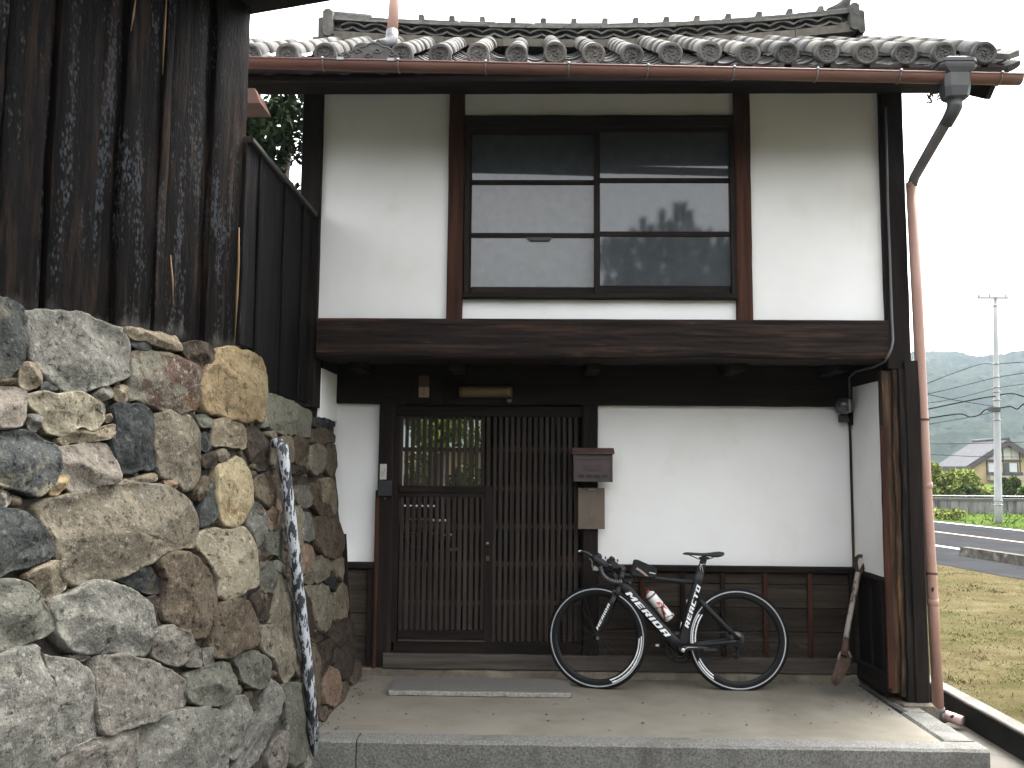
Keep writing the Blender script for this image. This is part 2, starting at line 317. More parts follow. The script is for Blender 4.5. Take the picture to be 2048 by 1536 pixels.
# lawn retaining edge
ret = empty('lawn_edging', (2.82, 6, -.15), 'low dark concrete edging wall holding up the dry lawn beside the porch', 'edging')
MB().box(2.80, 2.868, -20, 16, -.16, -.012).build('wall', DITCH, ret)
MB().rough(2.795, 2.90, -20, 16, -.010, .012, amp=.004, step=.3).build('coping', KTOP, ret)
# hay blades
def blades(name, n, fx, h, m, wd=.006):
    p = np.array([fx() for _ in range(n)]); a = RNG.uniform(0, 6.283, n); l = RNG.uniform(.4, 1, n) * h; tl = RNG.uniform(.75, 1.5, n)
    d = np.stack([np.cos(a), np.sin(a), np.zeros(n)], 1); s = np.stack([-np.sin(a), np.cos(a), np.zeros(n)], 1) * wd
    up = np.array([0, 0, 1.])
    tip = p + d * (l * np.sin(tl))[:, None] + up * (l * np.cos(tl))[:, None]
    v = np.stack([p - s, p + s, tip], 1).reshape(-1, 3); f = np.arange(3 * n).reshape(-1, 3)
    me = bpy.data.meshes.new(name); me.from_pydata(v.tolist(), [], f.tolist()); me.materials.append(m); o = link(name, me); o['kind'] = 'stuff'; return o
HB = mat('hay blade', [(.3, (.15, .122, .065)), (.7, (.3, .252, .15))], 30, spec=0, rough=1, bump=0)
GB = mat('green blade', [(.3, (.12, .14, .045)), (.7, (.24, .26, .10))], 30, spec=0, rough=1, bump=0)
def lawnpt():
    while True:
        Y = 4.5 + 10 * random.random() ** 1.4; X = 2.9 + random.random() * 5
        if X * .987 + Y * .16 < 8.6: return (X, Y, -.012)
blades('hay', 42000, lawnpt, .035, HB, .004)
def lawnpt2():
    while True:
        p = lawnpt()
        if noise.noise(Vector((p[0] * .9, p[1] * .9, 8))) > .02: return p
blades('lawn_grass', 9000, lawnpt2, .028, GB, .004)
TC = [lawnpt() for _ in range(420)]
def tuftpt(): c = random.choice(TC); return (c[0] + random.gauss(0, .035), c[1] + random.gauss(0, .035), c[2])
blades('grass_tufts', 11000, tuftpt, .085, mat('tuft blade', [(.3, (.12, .12, .045)), (.5, (.22, .2, .09)), (.7, (.32, .28, .15))], 9, spec=0, rough=1, bump=0), .004)
def vergept():
    a = random.uniform(-8, 30); o = random.uniform(15.95, 24); q = rp(o, a, -.01); return q
blades('verge_grass', 9000, vergept, .3, mat('verge blade', [(.3, (.09, .16, .03)), (.7, (.22, .3, .09))], 3, spec=0, rough=1, bump=0), .02)
# hills
HILL = mat('forested hill', [(.3, (.005, .010, .006)), (.5, (.016, .024, .013)), (.75, (.042, .046, .026))], .06, spec=0, rough=1, bump=0, detail=12,
    patches=[((.075, .062, .036), .02, .58, .72, (1, 1, 1))])
xs_ = list(np.arange(-700, 60, 40)) + list(np.arange(60, 640, 3.6)) + list(np.arange(640, 1240, 40)); nx, ny = len(xs_) - 1, 130
vs = []; fs = []
for j in range(ny + 1):
    v = j / ny; Y = 330 + 520 * v
    for X in xs_:
        rid = 84 + 14 * noise.noise(Vector((X * .0045, 0, 1))) + 10 * noise.noise(Vector((X * .012, 0, 5))) + 16 * math.exp(-((X - 560) / 130) ** 2)
        prof = math.sin(min(1, v * 1.25) * math.pi / 2) ** 1.25; q = min(1, v * 4)
        z = rid * prof * (Y / 700) + (9 * noise.noise(Vector((X * .012, Y * .02, 0))) + 5 * noise.noise(Vector((X * .03, Y * .03, 4)))) * q
        if 50 < X < 650: z += (3.0 * abs(noise.noise(Vector((X * .11, Y * .11, 2)))) + 2.0 * abs(noise.noise(Vector((X * .26, Y * .26, 7)))) + random.uniform(0, 1.6)) * q * 1.5
        vs.append((X + random.uniform(-1, 1), Y + random.uniform(-1.2, 1.2), z - 2))
for j in range(ny):
    for i in range(nx):
        a = j * (nx + 1) + i; fs.append((a, a + 1, a + nx + 2, a + nx + 1))
struct(link('hills', mesh('hills', vs, fs, HILL, False)))

# ---------------------------------------------------------------- foliage
def leafcloud(blobs, n, size, seed=1, asp=.5):
    r = np.random.default_rng(seed); P = []
    wts = np.array([b[3] ** 2 for b in blobs]); cnt = (n * wts / wts.sum()).astype(int)
    for (x, y, z, rr, sz), k in zip([(b + (1,))[:5] for b in blobs], cnt):
        d = r.normal(size=(k, 3)); d /= np.linalg.norm(d, axis=1)[:, None]
        q = d * rr * (r.uniform(.35, 1.08, k) ** .6)[:, None]; q[:, 2] *= sz; P.append(q + np.array([x, y, z]))
    P = np.concatenate(P); n = len(P)
    a = r.normal(size=(n, 3)); a /= np.linalg.norm(a, axis=1)[:, None]
    b = np.cross(a, r.normal(size=(n, 3))); b /= np.linalg.norm(b, axis=1)[:, None]
    s = size * r.uniform(.55, 1.3, n)[:, None]
    v = np.stack([P - a * s, P + b * s * asp, P + a * s, P - b * s * asp], 1).reshape(-1, 3)
    f = np.arange(4 * n).reshape(-1, 4); return v, f
def foliage(name, blobs, n, size, m, parent, seed=1, asp=.5):
    v, f = leafcloud(blobs, n, size, seed, asp); v = v - np.array(org(parent))
    me = bpy.data.meshes.new(name); me.from_pydata(v.tolist(), [], f.tolist()); me.materials.append(m); return link(name, me, parent)
def leafmat(name, a, b, c, sc=2.5):
    m = mat(name, [(.3, a), (.5, b), (.75, c)], sc, rough=.8, bump=0, spec=.04); return m
L_DARK = leafmat('dark evergreen leaf', (.008, .016, .006), (.018, .034, .011), (.04, .06, .02))
L_LIME = leafmat('light shrub leaf', (.12, .15, .035), (.205, .245, .06), (.32, .35, .11), 1.2)
L_MID = leafmat('mid green leaf', (.05, .075, .02), (.09, .125, .035), (.15, .18, .06), 1.5)
L_GARD = leafmat('garden leaf', (.03, .05, .012), (.07, .1, .022), (.14, .17, .05), 3)
L_PINE = leafmat('pine needle', (.008, .016, .008), (.018, .03, .014), (.035, .05, .022))
BARK = mat('bark', [(.3, (.03, .024, .018)), (.7, (.09, .07, .052))], 6, (5, 5, 1), rough=.9, bump=.8, bscale=12, bdist=.02)
def trunk(parent, pts, r, name='trunk'): return MB().tube(pts, r, 8).build(name, BARK, parent)
# dark evergreen behind the plank fence
tr = empty('evergreen_tree', (-3.0, 9.6, 0), 'dark evergreen tree behind the charred plank fence, sky showing through gaps', 'tree')
trunk(tr, [(-3.0, 9.6, -.15), (-2.95, 9.6, 2), (-2.9, 9.6, 4.2), (-2.8, 9.7, 5.6)], [.16, .13, .1, .04])
MB().tube([(-2.93, 9.6, 2.6), (-2.3, 9.5, 3.6), (-2.1, 9.4, 4.5)], [.06, .04, .02], 6).tube([(-2.93, 9.6, 2.9), (-3.6, 9.5, 3.8), (-3.8, 9.5, 4.7)], [.06, .04, .02], 6).build('limb', BARK, tr)
bl = [(-2.95 + random.uniform(-.95, .75), 9.6 + random.uniform(-.8, .8), 2.4 + random.random() * 3.0, random.uniform(.35, .65)) for _ in range(44)]
foliage('crown', bl, 30000, .055, L_DARK, tr, 3)

# shrubs across the road
def shrub(name, label, px0, px1, pytop, Y, m, seed, n=5000, size=.09, group=None, zb=0, cat='shrub'):
    x0 = A(px0, 950, Y).x; x1 = A(px1, 950, Y).x; zt = A((px0 + px1) / 2, pytop, Y).z
    e = empty(name, ((x0 + x1) / 2, Y, zb), label, cat, group); r = random.Random(seed)
    cx = (x0 + x1) / 2; W = (x1 - x0) / 2; bl = []
    for _ in range(26):
        u = r.uniform(-1, 1); h = (1 - .55 * u * u); bl.append((cx + u * W * .82, Y + r.uniform(-.7, .7), zb + (zt - zb) * h * r.uniform(.15, .86), W * r.uniform(.22, .36)))
    for k in range(3): trunk(e, [(cx + (k - 1) * W * .25, Y, zb - .15), (cx + (k - 1) * W * .45, Y, zb + (zt - zb) * .6)], [.06, .025], 'stem')
    foliage('crown', bl, n, size, m, e, seed); return e
shrub('shrub', 'bright yellow-green bush behind the far wall, nearest the downpipe', 1822, 1925, 922, 33.5, L_LIME, 11, 9000)
shrub('shrub', 'spreading yellow-green bush behind the far wall, left of the utility pole', 1862, 1992, 930, 34.5, L_LIME, 12, 11000)
shrub('shrub', 'darker green bush behind the far wall, low beside the utility pole', 1905, 1975, 962, 32.8, L_MID, 13, 5000)
shrub('shrub', 'mid green bush in front of the yellow house, right of the pole', 1985, 2052, 950, 35.5, L_MID, 14, 6000)
shrub('shrub', 'round dark green bush at the right edge behind the far wall', 2020, 2110, 962, 33.8, L_MID, 15, 6000)
shrub('weed_clump', 'low green weed clump on the verge before the far wall', 1872, 1915, 1018, 27, L_LIME, 16, 1200, .07, cat='weeds')

# far concrete wall
YW = 30.5
x0 = A(1700, 1000, YW).x; x1 = A(2300, 1000, YW).x; zt = A(1950, 1000, YW).z
fw = empty('concrete_wall', (x0, YW, 0), 'low stained concrete wall with pipe rail beyond the road', 'wall')
FWM = mat('streaked concrete', [(.3, (.16, .155, .145)), (.6, (.33, .325, .31)), (.8, (.42, .42, .4))], 1.5, (2, 1, .6), rough=.9, bump=.2, patches=[((.06, .058, .052), 2.2, .48, .66, (3, 1, .35))])
k = x0
while k < x1: MB().box(k, k + 1.985, YW, YW + .2, -.15, zt - .03).build('panel', FWM, fw); k += 2
MB().box(x0, x1, YW - .03, YW + .23, zt - .03, zt + .06).build('coping', mat('dark coping', [(.3, (.09, .088, .085)), (.7, (.17, .165, .16))], 3, rough=.9), fw)
MB().tube([(x0, YW + .1, zt + .13), (x1, YW + .1, zt + .13)], .02, 6).build('rail', STEEL, fw)
k = x0
while k < x1: MB().tube([(k, YW + .1, zt + .061), (k, YW + .1, zt + .12)], .018, 6).build('rail_post', STEEL, fw); k += 4

# far house
YH = 100.0
HW = flat('yellow house wall', (.52, .4, .2), .9); HR = mat('grey house roof', [(.3, (.06, .06, .064)), (.7, (.1, .1, .105))], 2, rough=.9, spec=.1, bump=0)
HB2 = flat('brown house timber', (.06, .035, .025), .7); HWH = flat('house white panel', (.6, .62, .6), .7); HGL = flat('house glass', (.07, .08, .085), .15)
ap = A(2010, 884, YH); el = A(1926, 938, YH); er_x = 2 * ap.x - el.x; wl = A(1940, 938, YH).x; wr = 2 * ap.x - wl; zb = -.15
hs_ = empty('far_house', (ap.x, YH, zb), 'yellow gabled house with grey roof and brown timber frames beyond the bushes', 'house')
RV = Vector((.10, .995, 0)) * 9
MB().prism([(wl, zb), (wr, zb), (wr, el.z + .3), (ap.x, ap.z - .35), (wl, el.z + .3)], 1, YH, YH + .3).build('wall', HW, hs_)
MB().add([(wl, YH + .3, zb), (wl + RV.x, YH + RV.y, zb), (wl + RV.x, YH + RV.y, el.z), (wl, YH + .3, el.z)], [(0, 1, 2, 3)]).build('side_wall', HW, hs_)
for s_, ex in ((-1, el.x), (1, er_x)):
    mb = MB(); p = [Vector((ex, YH - .7, el.z)), Vector((ap.x, YH - .7, ap.z))]
    q = [v + RV + Vector((0, .7, 0)) for v in p]; d = Vector((0, 0, .3))
    mb.add([p[0], p[1], q[1], q[0], p[0] + d, p[1] + d, q[1] + d, q[0] + d], [(0, 1, 2, 3), (4, 5, 6, 7), (0, 1, 5, 4), (1, 2, 6, 5), (2, 3, 7, 6), (3, 0, 4, 7)]).build('roof', HR, hs_)
    a, b = p; mb = MB(); dd = Vector((0, 0, -.42)); f = Vector((0, -.12, 0))
    mb.add([a + f, b + f, b + f + dd, a + f + dd, a, b, b + dd, a + dd], [(0, 1, 2, 3), (4, 5, 6, 7), (0, 1, 5, 4), (3, 2, 6, 7), (0, 3, 7, 4), (1, 2, 6, 5)]).build('bargeboard', HB2, hs_)
MB().tube([(ap.x, YH - .75, ap.z + .35), (ap.x + RV.x, YH + RV.y, ap.z + .35)], .2, 6).build('ridge_cap', HR, hs_)
def hbox(nm, x0, y0, x1, y1, m, d=.1, par=None):
    a = A(x0, y0, YH); b = A(x1, y1, YH); return MB().box(a.x, b.x, YH - d, YH + .02, b.z, a.z).build(nm, m, par or hs_)
for (x0, x1) in ((1975, 2003), (2006, 2021), (2023, 2037)): hbox('gable_panel', x0, 903 if x0 < 2000 else 896, x1, 918, HWH, .06)
hbox('beam', 1971, 919.5, 2042, 924, HB2, .14)
for x in (1971, 2004, 2038): hbox('post', x, 903 if x != 2004 else 890, x + 3, 950, HB2, .16)
for (x0, x1) in ((1975, 2002), (2008, 2037)):
    wn = hbox('window', x0, 925, x1, 950, HGL, .05)
    hbox('curtain', x0 + 1 if x0 < 2000 else x0 + 10, 926, x1 - 8 if x0 < 2000 else x1 - 3, 949.5, HWH, .08, wn)
rl = hbox('balcony', 1972, 951, 2042, 961, flat('balcony cream', (.5, .45, .3), .8), .9)
for k in range(12): hbox('baluster', 1974 + k * 5.8, 944, 1975 + k * 5.8, 951, STEEL, .85, rl)
hbox('lower_band', 2008, 966, 2048, 976, HWH, .3)

# utility pole and wires
PY = 24.3; pb = AZ(1997, 1047, 0); PX, PY = pb.x, pb.y
CPOLE = mat('concrete pole', [(.3, (.3, .31, .32)), (.7, (.42, .42, .42))], 3, (1, 1, .4), rough=.85, bump=.1)
zt = A(1990, 587, PY).z; xt = A(1990, 587, PY).x
up = empty('utility_pole', (PX, PY, 0), 'grey concrete utility pole across the road, tapering, with clamps and a crossarm', 'pole')
def pp(z): t = z / zt; return Vector((PX + (xt - PX) * t, PY, z))
MB().tube([pp(zt * t / 8) - Vector((0, 0, .15 if t == 0 else 0)) for t in range(9)], [.108 - .055 * t / 8 for t in range(9)], 12).build('shaft', CPOLE, up)
p = pp(A(1990, 597, PY).z); MB().box(p.x - .55, p.x + .32, p.y - .12, p.y - .06, p.z - .03, p.z + .03).build('crossarm', STEEL, up)
for dx in (-.5, -.2, .25): MB().lathe([(.001, 0), (.03, 0), (.035, .05), (.02, .08), (.03, .1), (.001, .12)], 8, 'z', (p.x + dx, p.y - .09, p.z + .03)).build('insulator', flat('insulator', (.6, .6, .6), .3), up)
for py in (612, 728, 754, 775, 784, 800, 823, 840, 1001, 1010):
    z = A(1992, py, PY).z; q = pp(z); r_ = .109 - .055 * z / zt + .006
    MB().lathe([(r_, -.02), (r_ + .012, -.01), (r_ + .012, .01), (r_, .02)], 12, 'z', q).build('clamp', STEEL, up)
a = A(1970, 817, PY); MB().box(a.x, a.x + .28, PY - .3, PY - .16, a.z - .1, a.z + .02).build('junction_box', flat('dark box', (.06, .062, .065), .6), up)
WIREM = flat('black wire', (.012, .012, .013), .9, 0)
def wire(label, pts, r=.012):
    ps = [A(x, y, PY + dy) for (x, y, dy) in pts]; out = []
    for i in range(len(ps) - 1):
        for k in range(8):
            t = k / 8; p0 = ps[max(i - 1, 0)]; p1 = ps[i]; p2 = ps[i + 1]; p3 = ps[min(i + 2, len(ps) - 1)]
            out.append(.5 * ((2 * p1) + (p2 - p0) * t + (2 * p0 - 5 * p1 + 4 * p2 - p3) * t * t + (3 * p1 - p0 - 3 * p2 + p3) * t ** 3))
    out.append(ps[-1]); o = MB().tube(out, r, 5, False).build('power_line', WIREM); tag(o, label, 'wire', 'power lines on the utility pole'); return o
wire('topmost overhead wire meeting the utility pole', [(1780, 785, -6), (1840, 772, -4), (1900, 749, -2), (1960, 729, 0), (1990, 728, 0), (2048, 724, -2), (2120, 720, -4)], .008)
wire('second overhead wire from the top on the utility pole', [(1780, 800, -6), (1845, 790, -4), (1920, 773, -2), (1988, 756, 0), (2048, 746, -2), (2120, 735, -4)], .008)
wire('thin overhead wire above the thick cable bundle', [(1780, 812, -6), (1845, 808, -4), (1920, 795, -2), (1990, 777, 0), (2048, 768, -2), (2120, 760, -4)], .007)
wire('thick twisted overhead cable with hanging ties', [(1780, 829, -6), (1846, 820, -4), (1900, 809, -2), (1960, 797, -1), (1992, 792, 0), (2010, 788, 0), (2030, 788, 0), (2048, 793, -1), (2100, 800, -3)], .016)
wire('sagging overhead cable that ends at the pole junction box', [(1780, 845, -6), (1846, 838, -4), (1918, 828, -2), (1940, 834, -1), (1958, 830, 0), (1972, 819, 0), (2000, 816, 0), (2020, 813, 0), (2035, 818, 0), (2048, 808, -1), (2100, 790, -3)], .016)
wire('overhead wire that slopes down rightwards to the pole', [(1780, 776, -6), (1846, 787, -4), (1915, 801, -2), (1990, 813, 0)], .008)
wire('faint overhead wire under the sagging cable', [(1780, 860, -6), (1855, 849, -4), (1930, 836, -2), (1990, 824, 0)], .007)
wire('low level wire crossing in front of the hill above the bushes', [(1780, 888, 6), (1855, 888, 6), (1950, 887, 6), (2048, 884, 6), (2120, 880, 6)], .01)
wire('lowest level wire crossing just above the bushes', [(1780, 905, 6), (1860, 909, 6), (1950, 913, 6), (2048, 914, 6), (2120, 912, 6)], .01)

# ---------------------------------------------------------------- porch
STX0, STX1, STY0 = -1.9, 2.457, 4.90
po = struct(bpy.data.objects.new('porch_step', None)); C.objects.link(po); po.location = (.4, 5.6, -.15)
KW = .155
mb = MB()
nx, ny = 60, 24; vs = []; fs = []
X0, X1, Y0, Y1 = -1.55, STX1 - KW - .03, STY0 + KW, 6.5
for j in range(ny + 1):
    for i in range(nx + 1):
        x = X0 + (X1 - X0) * i / nx; y = Y0 + (Y1 - Y0) * j / ny
        vs.append((x, y, .002 * noise.noise(Vector((x * 2, y * 2, 0))) - .003))
for j in range(ny):
    for i in range(nx): a = j * (nx + 1) + i; fs.append((a, a + 1, a + nx + 2, a + nx + 1))
b = len(vs); vs += [(X0, Y0, -.15), (X1, Y0, -.15), (X1, Y1, -.15), (X0, Y1, -.15)]
mb.add(vs, fs, True)
mb.build('slab', CONC, po)
def kerbstone(x0, x1, y0, y1, sd): return MB().rough(x0, x1, y0, y1, -.17, .004, amp=.005, step=.06, seed=sd, bev=.014, fr=9).build('kerb_stone', GRAN, po)
kerbstone(STX0, -.952, STY0, STY0 + KW - .004, 1); kerbstone(-.945, STX1, STY0 + .002, STY0 + KW - .004, 2)
kerbstone(STX1 - KW - .02, STX1, STY0 + KW, 5.62, 4)
kerbstone(STX1 - KW + .01, STX1 - .005, 5.626, 7.3, 5)
MB().box(-1.55, STX1 - KW - .02, STY0 + KW - .02, 6.5, -.16, -.012).build('slab_core', CONC, po)

# ---------------------------------------------------------------- gatehouse
GH = empty('gatehouse', (.45, 6.5, -.15), 'two-storey white plastered timber gatehouse with lattice gate and tiled roof', 'house')
YF = 5.78            # front faces of the upper posts
YP = 5.815           # upper plaster
YB = 6.46            # back wall plaster in the alcove
def pbox(name, x0, y0, x1, y1, Yf, Yb, m, parent=GH, rough=None, seed=0, amp=.003, bev=.005):
    ym, xm = (y0 + y1) / 2, (x0 + x1) / 2
    a = (A(x0, ym, Yf).x, A(x1, ym, Yf).x, A(xm, y1, Yf).z, A(xm, y0, Yf).z); mb = MB()
    if rough: mb.rough(a[0], a[1], Yf, Yb, a[2], a[3], amp=amp, seed=seed, bev=bev)
    else: mb.box(a[0], a[1], Yf, Yb, a[2], a[3])
    return mb.build(name, m, parent)
Zx = lambda y, Y, x=1200: A(x, y, Y).z
XPL0, XPL1 = A(600, 400, YF).x, A(640.5, 400, YF).x       # left corner post
XPR0, XPR1 = A(1765, 400, YF).x, A(1812, 400, YF).x       # right corner post
ZB1, ZB0 = Zx(637, 5.73), Zx(717, 5.73)                   # big beam over the gate
ZT = Zx(189, YF)                                          # underside of the eave purlin
MB().rough(XPL0, XPL1, YF, YF + .16, 1.88, ZT + .12, seed=3).build('post', W_V, GH)
MB().rough(XPR0, XPR1, YF, YF + .16, ZB0 - .05, ZT + .12, seed=4).build('post', W_V, GH)
# right corner post, lower storey: weathered front, split into two timbers
XPM = A(1812, 1100, YF).x
MB().rough(A(1822, 1200, YF - .01).x - .035, A(1853, 1200, YF).x, YF - .01, YF + .16, -.01, ZB0 - .052, amp=.006, seed=5).build('post', wood('charcoal post', VG, (.01, .009, .0085), (.022, .019, .0175), (.06, .05, .042), patches=[((.3, .17, .07), 2.4, .66, .74, (8, 8, .7))]), GH)
# weathered boards beside it
zb = .02
MB().rough(A(1790, 900, YF).x, A(1816, 900, YF).x, YF + .012, YF + .1, zb + .03, ZB0 - .055, amp=.012, seed=6, step=.05).build('jamb_board', W_WEATH, GH)
MB().rough(A(1768, 900, YF + .03).x, A(1789, 900, YF + .03).x, YF + .035, YF + .1, zb + .05, ZB0 - .06, amp=.004, seed=7).build('jamb_board', W_WEATH, GH)
MB().rough(A(1765.5, 1000, YF + .02).x, A(1779, 1000, YF + .02).x, YF + .02, YF + .034, .10, Zx(853, YF, 1775), amp=.002, seed=8).build('jamb_strip', W_RED, GH)
# upper plaster
zpt = Zx(170, YP); zpb = ZB1 - .02
def panel(x0, x1, z0, z1, y, m, name='plaster_panel', th=.06, par=GH):
    n = max(2, int((x1 - x0) / .06)); k = max(2, int((z1 - z0) / .06)); vs = []; fs = []
    for j in range(k + 1):
        for i in range(n + 1):
            x = x0 + (x1 - x0) * i / n; z = z0 + (z1 - z0) * j / k
            e = min(x - x0, x1 - x, z - z0, z1 - z)
            vs.append((x, y + .0035 * noise.noise(Vector((x * 3, y, z * 3))) + (.006 if e < 1e-6 else 0), z))
    for j in range(k):
        for i in range(n): a = j * (n + 1) + i; fs.append((a, a + 1, a + n + 2, a + n + 1))
    mb = MB().add(vs, fs, True); mb.box(x0, x1, y + .012, y + th, z0, z1); return mb.build(name, m, par)
XM0, XM1 = A(896, 400, YF).x, A(927, 400, YF).x
XN0, XN1 = A(1471.5, 400, YF).x, A(1503, 400, YF).x
panel(XPL1 - .01, XM0 + .01, zpb, zpt, YP, MOTTLED); panel(XN1 - .01, XPR0 + .01, zpb, zpt, YP, MOTTLED)
zw1, zw0 = Zx(231, YF), Zx(598, YF)
panel(XM1 - .01, XN0 + .01, zw1 - .02, zpt, YP, MOTTLED); panel(XM1 - .01, XN0 + .01, zpb, zw0 + .02, YP, PLASTER)
MB().rough(XM0, XM1, YF, YF + .14, ZB1 - .01, ZT + .1, seed=11).build('post', W_RED, GH)
MB().rough(XN0, XN1, YF, YF + .14, ZB1 - .01, ZT + .1, seed=12).build('post', W_RED, GH)
MB().rough(XM1 + .002, XN0 - .002, YF - .012, YF + .12, Zx(254, YF), zw1, seed=13).build('window_head', W_H, GH)
MB().rough(XM1 + .002, XN0 - .002, YF - .03, YF + .12, zw0, Zx(588, YF), seed=14).build('window_sill', W_H, GH)
# big beam
mb = MB(); vs = []; fs = []; n = 150; xa, xb = A(633, 680, 5.73).x, A(1777, 680, 5.73).x
for i in range(n + 1):
    x = xa + (xb - xa) * i / n; k = noise.noise(Vector((x * 1.3, 0, 4))); q = noise.noise(Vector((x * 4, 2, 0)))
    zt_, z0_ = ZB1 + .003 * q, ZB0 + .014 * k + .004 * q
    yf = 5.725 + .008 * q; h = zt_ - z0_
    prof = [(yf + .3, zt_), (yf + .03, zt_), (yf + .010, zt_ - .004), (yf + .001, zt_ - .014)]
    for r_ in range(1, 12):
        u = r_ / 12; prof.append((yf + .005 * noise.noise(Vector((x * 2.2, u * 9 + .4 * noise.noise(Vector((x * 1.1, 0, 9))), 1))) + .003 * noise.noise(Vector((x * 9, u * 30, 3))), zt_ - h * (.05 + .9 * u)))
    prof += [(yf + .004, z0_ + .016), (yf + .014, z0_ + .004), (yf + .04, z0_), (yf + .3, z0_)]
    vs += [(x, y, z) for y, z in prof]
m_ = len(prof)
for i in range(n):
    for k in range(m_): a = i * m_ + k; b = i * m_ + (k + 1) % m_; fs.append((a, b, b + m_, a + m_))
fs += [tuple(range(m_)), tuple(n * m_ + k for k in range(m_ - 1, -1, -1))]
mb.add(vs, fs, False).build('gate_beam', W_BEAM, GH)
# window: two sliding sashes
WIN = MB().box(A(930, 400, YF + .02).x, A(939, 400, YF + .02).x, YF + .004, YF + .1, zw0 + .02, Zx(254, YF) + .01).build('window', W_V, GH)
pbox('frame', 1462, 254, 1471, 588, YF + .006, YF + .1, W_V, WIN)
pbox('frame', 939, 254, 1462, 262, YF + .006, YF + .1, W_H, WIN)
GLASS = flat('window glass', (.095, .108, .118), .035, .5); GLASS.node_tree.nodes['Principled BSDF'].inputs['IOR'].default_value = 1.60
GLASSF = flat('frosted glass', (.185, .196, .203), .16, .5); GLASSF.node_tree.nodes['Principled BSDF'].inputs['IOR'].default_value = 1.55
def sash(x0, x1, Yf, muntins, ytop, ybot, y1b, st0, st1, frosted):
    mm = W_H
    pbox('sash_stile', x0, 262, st0, ybot, Yf, Yf + .028, W_V, WIN); pbox('sash_stile', st1, 262, x1, ybot, Yf, Yf + .028, W_V, WIN)
    pbox('sash_rail', st0, y1b, st1, ybot, Yf + .001, Yf + .028, mm, WIN)
    for (a, b) in muntins: pbox('muntin', st0, a, st1, b, Yf + .003, Yf + .026, mm, WIN)
    ys = [262] + [v for p in muntins for v in p] + [y1b]
    for k in range(0, len(ys), 2):
        pbox('pane', st0 - 1, ys[k] - 1, st1 + 1, ys[k + 1] + 1, Yf + .0125, Yf + .0165, GLASSF if frosted and k > 0 else GLASS, WIN)
sash(939, 1202, YF + .066, [(360, 369), (466, 475)], 262, 588, 574, 943, 1190, True)
sash(1189, 1464, YF + .030, [(356, 365), (463, 472.5)], 262, 587, 571.5, 1200, 1461, False)
x_, z_ = A(1078, 478, YF).x, A(1078, 475, YF + .064).z
MB().prism([(x_ - .085, z_), (x_ + .09, z_), (x_ + .065, z_ - .022), (x_ - .06, z_ - .022)], 1, YF + .058, YF + .0655).build('pull', BLACK, WIN)
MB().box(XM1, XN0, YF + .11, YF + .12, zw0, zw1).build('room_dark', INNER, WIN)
# upper storey body (side wall, floor, back)
zfl = ZB0 + .03
MB().box(XPR0 + .005, XPR1 - .02, YF + .16, 7.25, -.15, ZT + .2).build('side_wall', wood('side boards', VG, *DK), GH)
MB().box(XPL0 + .01, XPL1 - .02, YF + .16, 7.25, 1.0, ZT + .5).build('side_wall', INNER, GH)
n = 22
for k in range(n):
    xx0 = XPL1 - .019 + (XPR0 - XPL1 + .02) * k / n; xx1 = XPL1 - .019 + (XPR0 - XPL1 + .02) * (k + .985) / n
    MB().box(xx0, xx1, YF + .25, 7.28, zfl + .003 * (k % 2), zfl + .03).build('ceiling_board', W_Y, GH)
for px in (905, 1190, 1488, 1700, 700):
    xx = A(px, 740, 5.85).x; MB().rough(xx - .045, xx + .05, YF + .2, 6.6, zfl - .075, zfl - .004, seed=px).build('joist', W_Y, GH)
# alcove back wall
zl1 = Zx(811, YB)
XC = A(1702, 900, YB).x + .0
XSW = A(1712, 1128, YB).x
XGL0, XGL1 = A(755, 1000, 6.40).x, A(786, 1000, 6.40).x
XGR0, XGR1 = A(1165, 1000, 6.40).x, A(1196, 1000, 6.40).x
XL = A(676, 1000, YB).x - .12
zwr = Zx(1129, 6.43)
panel(XGR1 - .02, XSW + .02, zwr - .03, zl1 + .02, YB, PLASTER)
panel(XL - .1, XGL0 + .02, Zx(1124, 6.45, 700) - .03, zl1 + .02, YB, PLASTER)
MB().rough(XL - .3, XSW + .1, 6.40, 6.56, zl1, zfl + .02, seed=21).build('lintel', W_H, GH)
MB().rough(XGL0, XGL1, 6.40, 6.54, .045, zl1 + .001, seed=22).build('gate_post', W_V, GH)
MB().rough(XGR0, XGR1, 6.40, 6.54, .045, zl1 + .001, seed=23).build('gate_post', W_V, GH)
MB().rough(A(744, 1250, 6.38).x, A(752, 1250, 6.38).x, 6.395, 6.46, .045, Zx(985, 6.38), seed=27, amp=.001).build('gate_stop', W_RED, GH)
# threshold, sill and base stone
MB().rough(A(765, 1320, 6.36).x, A(1700, 1320, 6.36).x, 6.375, 6.56, .052, Zx(1313, 6.375), seed=24, amp=.004).build('threshold', W_SILL, GH)
MB().rough(XL - .1, XSW + .05, 6.385, 6.6, -.03, .050, amp=.008, step=.05, bev=.012, seed=25, fr=8).build('base_stone', mat('base stone', [(.3, (.17, .14, .1)), (.6, (.33, .285, .22)), (.8, (.42, .37, .3))], 6, rough=.95, bump=.7, bscale=40, patches=[((.1, .085, .07), 3, .5, .7, (.7, 1, 1)), ((.16, .06, .035), 5, .68, .74, (1, 1, 3))]), GH)
